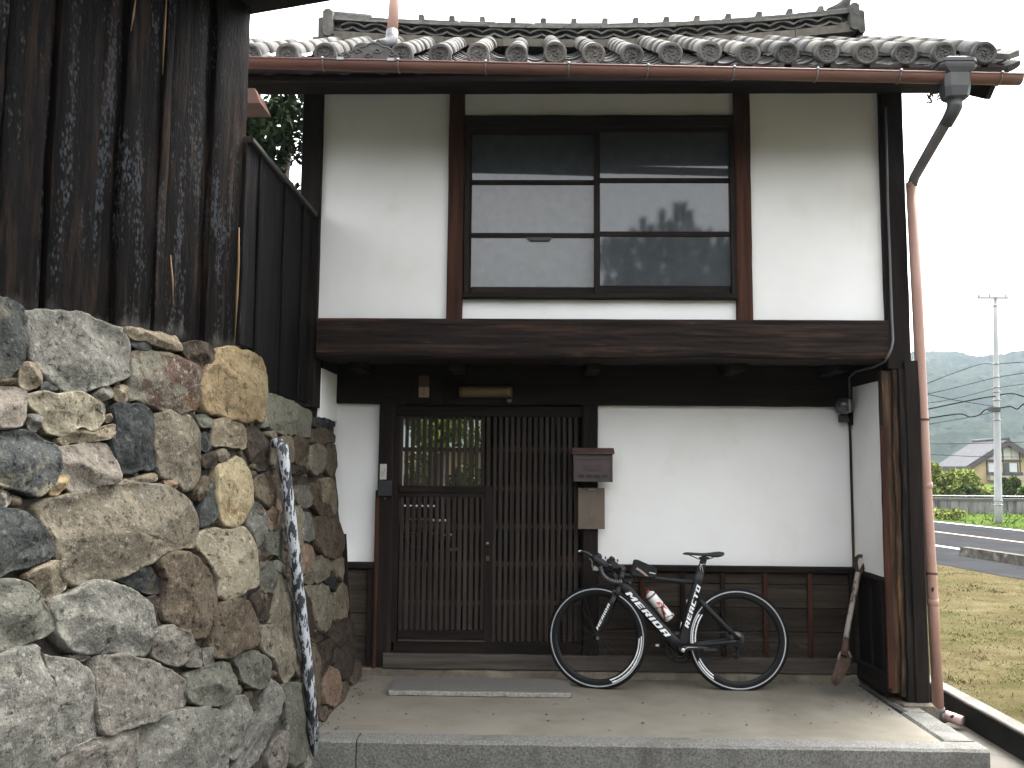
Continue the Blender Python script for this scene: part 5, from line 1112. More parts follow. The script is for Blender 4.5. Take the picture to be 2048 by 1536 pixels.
# receding fence
XF = -1.50
PF = empty('plank_fence', (XF, 5.1, 1.9), 'blackened vertical plank fence on the stone wall, running back to the gatehouse', 'fence')
zf1 = A(635, 420, 5.85).z; ys = [4.405, 4.62, 4.88, 5.10, 5.32, 5.52, 5.70, 5.83]; zf1 = 3.2
for k in range(len(ys) - 1):
    MB().rough(XF - .03, XF + .006 * (k % 2), ys[k] + .002, ys[k + 1] - .003, (2.12 if k == 0 else 1.90) + random.uniform(-.012, .01), zf1 - .03, seed=100 + k, amp=.006, step=.08, bev=.004).build('plank', CHAR2, PF)
for k in (1, 3, 5): MB().rough(XF - .0, XF + .014, ys[k] - .018, ys[k] + .014, 1.91, zf1 - .03, seed=120 + k, amp=.002, bev=.003).build('batten', CHAR2, PF)
MB().rough(XF - .06, XF + .03, 4.41, 5.84, zf1 - .028, zf1 + .004, seed=131).build('cap_rail', wood('grey cap rail', YG, (.03, .028, .026), (.07, .066, .06), (.14, .13, .12)), PF)
# pole leaning on the wall
FL = mat('flaking white paint', [(.50, (.033, .036, .044)), (.525, (.62, .66, .69))], 34, (1.5, 1.5, .42), rough=.6, bump=.6, bscale=20, bdist=.002, detail=8)
p0 = AZ(634, 1532, -.15); p1 = AX(566, 905, -1.318)
PL = MB(); pts = [p0 - Vector((0, 0, .02)), p0.lerp(p1, .3) + Vector((.006, 0, 0)), p0.lerp(p1, .65) + Vector((.004, 0, 0)), p1, p1 + Vector((-.004, .004, .03)), p1 + Vector((-.03, .02, .05)), p1 + Vector((-.06, .03, .05))]
po_ = PL.tube(pts, [.031, .031, .031, .031, .031, .03, .028], 14).build('metal_pole', FL); tag(po_, 'dark metal pole with flaking white paint leaning on the stone wall', 'pole')

# grit and crumbs gathered along the wall feet
mb = MB(); r = random.Random(12)
for k in range(170):
    t = r.random()
    if t < .4: x, y = r.uniform(-1.2, 2.25), 6.38 - abs(r.gauss(0, .07))
    elif t < .65: x, y = -1.2 + abs(r.gauss(0, .07)), r.uniform(5.0, 6.3)
    elif t < .85: x, y = 2.3 - abs(r.gauss(0, .12)), r.uniform(5.5, 6.3)
    else: x, y = r.uniform(-1.1, 2.2), r.uniform(5.1, 6.3)
    q = r.uniform(.003, .009); mb.ball((x, y, q * .5), q, 5, (r.uniform(.7, 1.6), r.uniform(.7, 1.4), .7))
o = mb.build('grit', mat('sandy grit', [(.3, (.17, .15, .12)), (.7, (.34, .31, .25))], 20, rough=1, spec=0, bump=0)); o['kind'] = 'stuff'
# ---------------------------------------------------------------- things on and by the gatehouse
# stone slab before the gate
q = [AZ(776, 1390, 0), AZ(1142, 1389, 0)]; yb_ = AZ(800, 1352, .036).y
sb = MB(); xl, xr, yf = q[0].x, q[1].x, q[0].y
sb.rough(xl, xr, yf + .004, yb_, -.005, .031, amp=.003, step=.04, seed=8, bev=.006, fr=14)
DS = sb.build('doorstep_slab', SLABM); tag(DS, 'flat grey granite slab lying on the porch before the lattice gate', 'slab')
MB().rough(xl + .004, xr - .004, yf - .006, yf + .004, .0, .027, amp=.004, step=.02, seed=9, bev=.003, fr=30).build('broken_edge', SLABE, DS)
# mailbox
MY = 6.40; m0 = A(1147, 1080, MY); mx0, mx1 = A(1147, 930, 6.28).x, A(1225.5, 930, 6.28).x; mz0, mz1 = A(1186, 964, 6.28).z, A(1186, 908, 6.28).z
MX = empty('mailbox', ((mx0 + mx1) / 2, 6.34, mz0), 'dark brown metal mailbox hanging on the gate post above the tan board', 'mailbox')
MB().rough(mx0, mx1, 6.285, 6.396, mz0, mz1, amp=.0005, bev=.004).build('body', MAILB, MX)
MB().box(mx0 + .004, mx0 + .012, 6.279, 6.285, mz0 + .01, mz1 - .03).box(mx1 - .012, mx1 - .004, 6.279, 6.285, mz0 + .01, mz1 - .03).box(mx0 + .012, mx1 - .012, 6.279, 6.285, mz1 - .037, mz1 - .03).box(mx0 + .012, mx1 - .012, 6.279, 6.285, mz0 + .003, mz0 + .011).build('door_frame', MAILB, MX)
zt_ = A(1186, 899, 6.3).z
MB().prism([(6.262, mz1 + .0), (6.262, mz1 + .006), (6.33, zt_ + .012), (6.398, zt_ + .012), (6.398, mz1 + .001)], 0, mx0 - .010, mx1 + .012).build('lid', MAILT, MX)
cx = (mx0 + mx1) / 2; cz = A(1186, 936, 6.28).z
MB().box(cx - .07, cx + .06, 6.2805, 6.2845, cz - .02, cz + .022).build('name_plate', mat('scratched plate', [(.3, (.06, .032, .032)), (.7, (.085, .05, .05))], 20, rough=.5), MX)
for k in range(4):
    xx = cx - .105 + k * .056; MB().box(xx, xx + .042, 6.2795, 6.2845, cz - .066, cz - .048).build('slot', BLACK, MX)
# tan notice board
bx0, bx1 = A(1156, 1015, 6.37).x, A(1209.5, 1015, 6.37).x; bz0, bz1 = A(1183, 1058, 6.37).z, A(1183, 976, 6.37).z
NBD = empty('notice_board', ((bx0 + bx1) / 2, 6.38, bz0), 'faded tan board with pale lettering under the mailbox', 'board')
MB().rough(bx0, bx1, 6.37, 6.396, bz0, bz1, amp=.0008, bev=.003).build('board', TANB, NBD)
def glyph(mb, x, z, s_, y, r, n=6):
    for _ in range(n):
        if r.random() < .6: zz = z + r.uniform(-.45, .45) * s_; a = r.uniform(.2, .45) * s_; mb.box(x - a, x + a, y - .0012, y, zz - .035 * s_, zz + .035 * s_)
        else: xx = x + r.uniform(-.35, .35) * s_; a = r.uniform(.2, .45) * s_; mb.box(xx - .035 * s_, xx + .035 * s_, y - .0016, y - .0004, z - a, z + a)
r = random.Random(2); mb = MB()
for k, yy in enumerate((1017, 1026, 1034)): p = A(1182, yy, 6.37); glyph(mb, p.x, p.z, .024, 6.3695, r)
for k, yy in enumerate((1041, 1046, 1051)): p = A(1163, yy, 6.37); glyph(mb, p.x, p.z, .015, 6.3695, r, 5)
mb.build('lettering', PALEINK, NBD)
MB().box(bx0 + .076, bx0 + .122, 6.36, 6.37, bz1 - .014, bz1 - .006).build('hook', STEEL, NBD)
# paper amulet on its backing boards over the gate
AY = 6.375; am = empty('amulet_board', A(848, 800, AY), 'paper amulet, brown above and tan below, on dark boards over the gate', 'amulet')
pbox('backing_board', 801, 757, 816, 806, AY + .005, 6.40, W_V, am); pbox('backing_board', 817, 757, 864, 803, AY + .012, 6.40, W_V, am); pbox('backing_board', 865, 757, 885, 809, AY + .004, 6.40, W_V, am)
pbox('upper_paper', 837.5, 751, 858, 774, AY + .002, AY + .0115, PAPERB, am); pbox('lower_paper', 837.5, 774.3, 858, 794.5, AY + .002, AY + .0115, PAPERT, am)
mb = MB(); r = random.Random(9)
for yy in (755, 762, 769, 779, 784): p = A(848, yy, AY); glyph(mb, p.x, p.z, .02, AY + .0015, r)
p0 = A(843, 789.5, AY); p1 = A(852, 789, AY); mb.box(p0.x, p1.x, AY + .0005, AY + .0016, p0.z - .001, p0.z + .003); mb.build('lettering', INK, am)
# lamp over the gate
LY = 6.30; l0, l1 = A(918, 783, LY), A(1022, 783, LY)
LT = empty('gate_lamp', (l0.lerp(l1, .5).x, 6.36, l0.z), 'unlit yellowed strip lamp cover over the lattice gate', 'lamp')
zc0, zc1 = A(970, 794, LY).z, A(970, 770, LY).z
prof = []
for k in range(9): a = -math.pi / 2 + math.pi * k / 8 ; prof.append((6.392 - .085 * math.cos(a) ** .6 if math.cos(a) > 1e-6 else 6.392, (zc0 + zc1) / 2 + (zc1 - zc0) / 2 * math.sin(a)))
def endp(s_): return [((y - 6.392) * s_ + 6.392, (z - (zc0 + zc1) / 2) * (.75 + .25 * s_) + (zc0 + zc1) / 2) for y, z in prof]
rings = [[(x, y, z) for y, z in endp(s_)] for x, s_ in ((l0.x - .008, .55), (l0.x + .006, .85), (l0.x + .03, 1), (l1.x - .03, 1), (l1.x - .006, .85), (l1.x + .008, .55))]
loft(rings).build('cover', LAMPC, LT); MB().box(l0.x, l1.x, 6.392, 6.401, zc0 + .004, zc1 - .004).build('base', GREYP, LT)
bp = A(1018, 801, 6.35); bb = empty('bare_bulb', bp, 'small clear bulb hanging at the right end of the strip lamp', 'bulb')
CLR = flat('dusty glass', (.12, .125, .13), .15); MB().ball(bp, .026, 12, (1, 1, .8)).build('bulb', CLR, bb); MB().tube([bp + Vector((0, 0, .02)), bp + Vector((0, .03, .06))], .013, 8).build('socket', BLACK, bb)
# white sticker and dark box on the left gate post
a, b = A(760, 928, 6.39), A(772.5, 959, 6.39); stk = MB().box(a.x, b.x, 6.392, 6.3995, b.z, a.z).build('name_plate', PAPER); tag(stk, 'small white name plate on the left gate post', 'sign')
mb = MB(); r = random.Random(4)
for xx, yy in ((768.5, 936), (769, 941), (768, 946), (764, 944), (764, 951)): p = A(xx, yy, 6.392); glyph(mb, p.x, p.z, .014, 6.3915, r, 4)
mb.build('lettering', INK, stk)
a, b = A(755, 961, 6.37), A(782, 992, 6.37); bx = MB().rough(a.x, b.x, 6.375, 6.399, b.z, a.z, amp=.001, bev=.005).build('switch_box', flat('slate plastic', (.022, .023, .027), .5)); tag(bx, 'dark square plate under the white name plate on the gate post', 'plate')
p = A(770, 997, 6.39); MB().lathe([(.001, -.004), (.006, -.004), (.006, .004)], 10, 'y', p).build('screw', STEEL, bx)
# electricity meter
e = empty('electric_meter', A(1700, 825, 6.36), 'round glass electricity meter and backing board in the right alcove corner', 'meter')
pbox('backing_board', 1699, 796, 1716, 850, 6.40, YB - .024, W_V, e); c = A(1690, 812, 6.36)
MB().lathe([(.001, -.07), (.046, -.07), (.056, -.055), (.058, -.0), (.062, 0), (.062, .03), (.001, .03)], 24, 'y', (c.x, 6.375, c.z)).build('dial', CLR, e)
MB().rough(c.x - .03, c.x + .03, 6.372, 6.42, c.z - .115, c.z - .06, amp=.001, bev=.008).build('terminal_box', flat('dark bakelite', (.03, .03, .03), .5), e)
MB().box(c.x + .006, c.x + .018, 6.30, 6.304, c.z - .045, c.z + .045).build('label_strip', flat('aluminium', (.5, .5, .5), .4), e)
MB().box(A(1705, 855, 6.42).x, A(1716, 855, 6.42).x, 6.41, 6.435, A(1710, 859, 6.42).z, A(1710, 851, 6.42).z).build('tag', PAPER, e)
# shovel
SVY = 6.0
def svp(x, y): t = (1372 - y) / (1372 - 1110); return A(x, y, 5.98 + .33 * t)
sv = empty('shovel', svp(1675, 1372), 'old rusty shovel with worn wooden handle leaning in the alcove corner', 'shovel')
g = [svp(1720, 1116), svp(1728, 1115)]; c = svp(1718, 1132)
MB().tube([svp(1712, 1124), svp(1713, 1116), svp(1718, 1112), svp(1726, 1112), svp(1732, 1116), svp(1731, 1124)], .013, 8).tube([svp(1712, 1124), svp(1713, 1135), svp(1716, 1148)], [.012, .014, .014], 8).tube([svp(1731, 1124), svp(1726, 1136), svp(1719, 1148)], [.012, .014, .014], 8).build('grip', wood('shovel grip', VG, (.04, .028, .02), (.09, .06, .04), (.2, .13, .07)), sv)
MB().tube([svp(1717, 1146), svp(1713, 1165), svp(1706, 1200), svp(1697, 1246), svp(1691, 1280)], [.021, .019, .018, .0175, .019], 12).build('handle', mat('worn painted handle', [(.44, (.16, .075, .035)), (.5, (.5, .46, .4))], 5, (4, 4, .8), rough=.7, bump=.3, patches=[((.03, .022, .016), 9, .6, .66, (2, 2, 1))]), sv)
MB().tube([svp(1691.5, 1276), svp(1690, 1296), svp(1687, 1312)], [.021, .023, .026], 10).build('socket', RUST, sv)
bl = [(1680, 1307), (1689, 1300), (1703, 1312), (1702, 1322), (1693, 1345), (1680, 1366), (1672, 1372), (1664, 1366), (1663, 1358), (1671, 1332)]
P = [svp(x, y) for x, y in bl]; Cn = svp(1683, 1335) + Vector((0, .03, 0)); n_ = len(P)
vs = P + [Cn] + [p + Vector((0, .004, 0)) for p in P] + [Cn + Vector((0, .004, 0))]
MB().add(vs, [(i, (i + 1) % n_, n_) for i in range(n_)] + [(n_ + 1 + (i + 1) % n_, n_ + 1 + i, 2 * n_ + 1) for i in range(n_)] + [(i, n_ + 1 + i, n_ + 1 + (i + 1) % n_, (i + 1) % n_) for i in range(n_)], True).build('blade', RUST, sv)
MB().tube([svp(1676, 1320), svp(1679, 1308), svp(1686, 1301)], .008, 6).tube([svp(1703, 1315), svp(1696, 1303), svp(1690, 1300)], .008, 6).build('tread', flat('worn steel edge', (.28, .25, .17), .6), sv)
# dark board leaning between stone wall and gatehouse, left
lb = MB().rough(A(692, 1200, 6.36).x, A(701, 1200, 6.36).x, 6.33, 6.345, 0, 1.0, amp=.003, seed=4); 
for v in lb.v: v.x += (.5 - v.z) * .075
o = lb.build('loose_board', W_V); tag(o, 'dark narrow board leaning in the gap beside the stone wall', 'board')
# ---------------------------------------------------------------- bicycle
LEAN = rad(3.6); BO = Vector((.93, 6.13, 0))
BK = empty('bicycle', BO, 'black racing bicycle leaning on the wall, white lettering and drop bars', 'bicycle'); BK.rotation_euler = (-LEAN, 0, 0)
BMX = Matrix.Rotation(-LEAN, 3, 'X'); BMI = BMX.transposed()
def L(x, y, v=0.0):
    d = BMI @ ray(x, y); o = BMI @ (CAM - BO); t = (v - o.y) / d.y; return o + d * t
def sup(pts, ha, hb, n=16, ex=2.4, caps=True, mb=None):
    """aero tube in the bike's plane: ha = half width in plane, hb = half thickness across"""
    mb = mb or MB(); vs = []; fs = []; N_ = len(pts)
    for i, p in enumerate(pts):
        t = (pts[min(i + 1, N_ - 1)] - pts[max(i - 1, 0)]).normalized(); yv = Vector((0, 1, 0)); a = t.cross(yv).normalized(); b = t.cross(a).normalized()
        for k in range(n):
            c, s_ = math.cos(2 * math.pi * k / n), math.sin(2 * math.pi * k / n)
            vs.append(p + a * (ha[i] * math.copysign(abs(c) ** (2 / ex), c)) + b * (hb[i] * math.copysign(abs(s_) ** (2 / ex), s_)))
    for i in range(N_ - 1):
        for k in range(n): fs.append((i * n + k, i * n + (k + 1) % n, (i + 1) * n + (k + 1) % n, (i + 1) * n + k))
    if caps: fs += [tuple(range(n - 1, -1, -1)), tuple((N_ - 1) * n + k for k in range(n))]
    return mb.add(vs, fs, True)
def B(mb, name, m, par=BK): return mb.build(name, m, par, local=True)
PX = 1 / 285.0
fc, rc = L(1193.5, 1274.5), L(1475.5, 1279.5)
hb_, ht_ = L(1234, 1184), L(1245.5, 1142)
SA = (ht_ - hb_).normalized(); ST_ANG = rad(-16)
SR = Matrix.Translation(hb_) @ Matrix.Rotation(ST_ANG, 4, SA) @ Matrix.Translation(-hb_); SRI = SR.inverted()
bb_ = L(1362, 1297)
# frame
FR = MB()
sup([L(1245.8, 1140), L(1241, 1160), L(1234.5, 1183)], [.024, .023, .026], [.022, .021, .023], mb=FR)
sup([L(1239, 1166), L(1252, 1178), L(1300, 1231), L(1345, 1280), L(1360, 1295)], [.028, .035, .037, .038, .038], [.018, .021, .022, .024, .028], ex=3, mb=FR)
sup([L(1243, 1149), L(1256, 1151.5), L(1320, 1158), L(1394, 1165.5)], [.017, .0155, .0135, .014], [.016, .018, .014, .013], mb=FR)
sup([L(1402, 1139), L(1396, 1163), L(1385, 1205), L(1374, 1250), L(1366, 1282), L(1361, 1297)], [.026, .0345, .031, .032, .038, .036], [.012, .015, .014, .015, .02, .026], ex=3, mb=FR)
FRO = B(FR, 'frame', FRAMEM)
for s_ in (-1, 1):
    st = L(1395, 1196); en = Vector((rc.x, 0, rc.z)); B(sup([st + Vector((0, s_ * .012, 0)), st.lerp(en, .2) + Vector((0, s_ * .024, 0)), st.lerp(en, .7) + Vector((0, s_ * .055, 0)), en + Vector((0, s_ * .064, .004))], [.018, .0165, .014, .011], [.008, .008, .008, .006]), 'seat_stay', FRAMEM)
    b2 = L(1370, 1293); B(sup([b2 + Vector((0, s_ * .026, 0)), b2.lerp(en, .3) + Vector((0, s_ * .036, 0)), b2.lerp(en, .8) + Vector((0, s_ * .060, 0)), en + Vector((0, s_ * .064, -.002))], [.022, .016, .011, .012], [.01, .009, .009, .006]), 'chain_stay', FRAMEM)
B(MB().lathe([(.001, -.036), (.021, -.036), (.021, .036), (.001, .036)], 20, 'y', (bb_.x, 0, bb_.z)), 'bottom_bracket', BLACK)
# fork (steered)
def st(p): return SR @ Vector(p)
FK = MB()
sup([st(L(1237, 1172)), st(L(1233, 1187)), st(L(1230, 1194))], [.024, .027, .02], [.026, .036, .032], mb=FK)
for s_ in (-1, 1):
    a = L(1231, 1190); b = Vector((fc.x, 0, fc.z)); m_ = a.lerp(b, .55)
    sup([st(a + Vector((0, s_ * .033, 0))), st(a.lerp(b, .2) + Vector((0, s_ * .042, 0))), st(m_ + Vector((.006, s_ * .046, 0))), st(b + Vector((.004, s_ * .050, .02))), st(b + Vector((0, s_ * .051, -.006)))], [.02, .02, .016, .011, .01], [.011, .010, .009, .007, .006], mb=FK)
FKO = B(FK, 'fork', FRAMEM)
# wheels
def wheel(name, c, rot, nsp, hubw):
    w_ = bpy.data.objects.new(name, None); C.objects.link(w_); w_.parent = BK; w_.matrix_local = Matrix.Translation(c) @ rot; w_.empty_display_size = .1
    R0 = .3265
    prof = []
    for k in range(17): a = 2 * math.pi * k / 16; prof.append((R0 + .006 + .0135 * math.cos(a) * (1.08 if math.cos(a) > 0 else .8), .0128 * math.sin(a)))
    B(MB().lathe(prof, 96, 'y'), 'tyre', RUBBER, w_)
    B(MB().lathe([(.3255, -.0112), (.319, -.0118), (.3175, -.0114)], 96, 'y').lathe([(.3255, .0112), (.319, .0118), (.3175, .0114)], 96, 'y'), 'brake_track', SILV, w_)
    B(MB().lathe([(.3255, -.0105), (.3175, -.0112), (.300, -.0120), (.284, -.0095), (.2765, -.0045), (.2755, 0), (.2765, .0045), (.284, .0095), (.300, .0120), (.3175, .0112), (.3255, .0105)], 96, 'y'), 'rim', RIMB, w_)
    B(MB().lathe([(.001, -hubw), (.010, -hubw), (.010, -hubw + .012), (.019, -hubw + .014), (.019, -hubw + .02), (.012, -hubw + .026), (.012, hubw - .026), (.019, hubw - .02), (.019, hubw - .014), (.010, hubw - .012), (.010, hubw), (.001, hubw)], 20, 'y'), 'hub', BLACK, w_)
    sp = MB().tube([(.018, -hubw + .017, 0), (.278, -.001, .0)], .00115, 4, False).build('spoke', BLACK, w_, local=True)
    for k in range(nsp):
        o = sp if k == 0 else sp.copy()
        if k: C.objects.link(o); o.parent = w_
        o.rotation_euler = (0, 2 * math.pi * (k + .35 * (k % 2)) / nsp, 0); o.scale = (1, -1 if k % 2 else 1, 1)
    return w_
WF = wheel('wheel', st((fc.x, 0, fc.z)), Matrix.Rotation(ST_ANG, 4, SA), 20, .05)
WR = wheel('wheel', Vector((rc.x, 0, rc.z)), Matrix.Identity(4), 24, .064)
# lettering
T_, B_ = .27, .2
def Rc(x0, y0, x1, y1): return [(x0, y0), (x1, y0), (x1, y1), (x0, y1)]
LET = {'E': (.75, [Rc(0, 0, T_, 1), Rc(T_, 0, .75, B_), Rc(T_, .4, .7, .6), Rc(T_, 1 - B_, .75, 1)]),
 'M': (1.0, [Rc(0, 0, T_, 1), Rc(1 - T_, 0, 1, 1), [(T_, 1), (T_, .62), (.5, .2), (.5, .58)], [(1 - T_, .62), (1 - T_, 1), (.5, .58), (.5, .2)]]),
 'R': (.78, [Rc(0, 0, T_, 1), Rc(T_, 1 - B_, .78, 1), Rc(.78 - T_, .56, .78, 1 - B_), Rc(T_, .38, .78, .56), [(.36, .38), (.66, .38), (.80, 0), (.52, 0)]]),
 'I': (.28, [Rc(0, 0, .28, 1)]), 'D': (.8, [Rc(0, 0, T_, 1), [(T_, 1 - B_), (.8, 1 - B_), (.7, 1), (T_, 1)], [(T_, 0), (.7, 0), (.8, B_), (T_, B_)], Rc(.8 - T_, B_, .8, 1 - B_)]),
 'A': (.8, [Rc(0, 0, T_, 1 - B_), Rc(0, 1 - B_, .8, 1), Rc(.8 - T_, 0, .8, 1 - B_), Rc(T_, .3, .8 - T_, .48)]),
 'C': (.75, [Rc(0, 0, T_, 1), Rc(T_, 0, .75, B_), Rc(T_, 1 - B_, .75, 1)]), 'T': (.8, [Rc(0, 1 - B_, .8, 1), Rc(.4 - T_ / 2, 0, .4 + T_ / 2, 1 - B_)]),
 'O': (.8, [Rc(0, 0, T_, 1), Rc(.8 - T_, 0, .8, 1), Rc(T_, 0, .8 - T_, B_), Rc(T_, 1 - B_, .8 - T_, 1)])}
def letters(text, h, length, shear, fn, mb=None, gap=.16):
    mb = mb or MB(); tot = sum(LET[c][0] for c in text) + gap * (len(text) - 1); k = length / (tot * h); s_ = 0
    for c in text:
        w_, qs = LET[c]
        for q in qs:
            q2 = []
            for i in range(len(q)):       # subdivide edges so that letters can follow a curve
                a, b = q[i], q[(i + 1) % len(q)]
                for j in range(3): q2.append((a[0] + (b[0] - a[0]) * j / 3, a[1] + (b[1] - a[1]) * j / 3))
            mb.add([fn((s_ + x) * h * k + shear * y * h, y * h) for x, y in q2], [tuple(range(len(q2)))])
        s_ += w_ + gap
    return mb
def tubetext(text, pa, pb, h, v, shear, xf=lambda p: p, flip=1):
    a, b = L(*pa, v), L(*pb, v); d = (b - a); ln = d.length; d.normalize(); n_ = Vector((0, 1, 0)).cross(d) * flip
    return letters(text, h, ln, shear, lambda s_, q: xf(a + d * s_ + n_ * q))
upn = lambda pa, pb: None
# reading left-to-right along the tube with tops on the upper side
def side(pa, pb, want):
    a, b = L(*pa), L(*pb); n_ = Vector((0, 1, 0)).cross((b - a).normalized()); return 1 if n_.dot(want) > 0 else -1
f = side((1252, 1187), (1326, 1269), Vector((1, 0, 1)))
B(tubetext('MERIDA', (1250, 1186.5), (1331, 1273.5), .035, -.0246, .55, flip=f), 'lettering', WHITE, FRO)
f = side((1374, 1258), (1398, 1171), Vector((-1, 0, 0)))
B(tubetext('REACTO', (1376.5, 1257), (1401.5, 1174), .029, -.0165, .35, flip=f), 'lettering', WHITE, FRO)
fx = lambda p: p
f = side((1199, 1252), (1223, 1205), Vector((-1, 0, 0)))
B(tubetext('MERIDA', (1198.5, 1260), (1223, 1210), .0165, -.0, .5, xf=lambda p: st(Vector((p.x, -.0565 - .002, p.z))), flip=f), 'lettering', WHITE, FKO)
def arc(mb, c0, a0, a1, r0, r1, y, skew=0, n=10):
    vs = []; fs = []
    for k in range(n + 1):
        a = a0 + (a1 - a0) * k / n; b = a + skew; vs += [(r0 * math.cos(a), y[0], r0 * math.sin(a)), (r1 * math.cos(b), y[1], r1 * math.sin(b))]
    for k in range(n): fs.append((2 * k, 2 * k + 1, 2 * k + 3, 2 * k + 2))
    return mb.add(vs, fs)
def rimdecal(w_, s0, s1, t0, t1, h0, h1, nh):
    D = math.radians; yy = (-.0118, -.0126)
    mb = MB(); arc(mb, 0, D(s0), D(s1), .287, .3145, (-.0108, -.0124), .05)
    for k in range(nh): u = k / nh; arc(mb, 0, D(h0 + (h1 - h0) * u), D(h0 + (h1 - h0) * (u + .62)), .289, .313, (-.0109, -.0124), .06, 2)
    B(mb, 'decal', WHITE, w_)
    r0 = .2945; mb = letters('MERIDA', .0125, math.radians(abs(t1 - t0)) * r0, .3, lambda s_, q: ((r0 + q) * math.cos(D(t0) - s_ / r0), -.0127 - 0.0004, (r0 + q) * math.sin(D(t0) - s_ / r0)))
    B(mb, 'lettering', BLACK, w_)
rimdecal(WF, -30, -72, -34, -63, 0, -28, 7)
rimdecal(WR, 183, 145, 181, 152, 205, 225, 5)
# seat post, saddle
B(sup([L(1410, 1113), L(1407, 1120), L(1401, 1141), L(1396, 1160)], [.018, .022, .0235, .024], [.010, .012, .012, .012], ex=3), 'seatpost', FRAMEM)
mb = MB()
for pl in ([(1399, 1127), (1403, 1130), (1406.5, 1145)], [(1401.5, 1143), (1400, 1133), (1402, 1129), (1411.5, 1128)]): mb.tube([L(x, y, -.0135) for x, y in pl], .0016, 5)
B(mb, 'seatpost_mark', WHITE)
n = 12; vs = []; fs = []; xsd = [1366, 1369, 1375, 1384, 1394, 1404, 1414, 1423, 1431, 1438, 1443, 1446]
top = [1106.5, 1104.8, 1104.3, 1104.8, 1105.6, 1106, 1105.6, 1104.8, 1103.6, 1103.2, 1103.6, 1104.6]; bot = [1109, 1109.5, 1110, 1110.4, 1111, 1111.8, 1112.6, 1113.6, 1114.2, 1112.6, 1110.6, 1107]
hw = [.010, .018, .021, .022, .024, .03, .041, .053, .062, .066, .064, .05]
for i in range(n):
    tz, bz, x = L(xsd[i], top[i]).z, L(xsd[i], bot[i]).z, L(xsd[i], 1106).x; h = hw[i]
    for (q, z) in ((-1, bz), (-1.03, bz * .5 + tz * .5), (-.85, tz * .85 + bz * .15), (-.4, tz), (0, tz - .002), (.4, tz), (.85, tz * .85 + bz * .15), (1.03, bz * .5 + tz * .5), (1, bz), (.75, bz + .006), (0, bz + .01), (-.75, bz + .006)): vs.append((x, q * h, z))
m_ = 12
for i in range(n - 1):
    for k in range(m_): fs.append((i * m_ + k, i * m_ + (k + 1) % m_, (i + 1) * m_ + (k + 1) % m_, (i + 1) * m_ + k))
fs += [tuple(range(m_)), tuple((n - 1) * m_ + k for k in range(m_ - 1, -1, -1))]
SD = B(MB().add(vs, fs, True), 'saddle', flat('saddle cover', (.022, .024, .03), .5))
for s_ in (-.021, .021): B(MB().tube([L(1378, 1110, s_), L(1386, 1113, s_), L(1397, 1118, s_), L(1417, 1118, s_), L(1424, 1116, s_), L(1431, 1112, s_)], .0035, 8), 'rail', BLACK, SD)
B(sup([L(1399, 1117), L(1408, 1115), L(1417, 1117)], [.009, .012, .009], [.026, .028, .026]), 'saddle_clamp', BLACK)
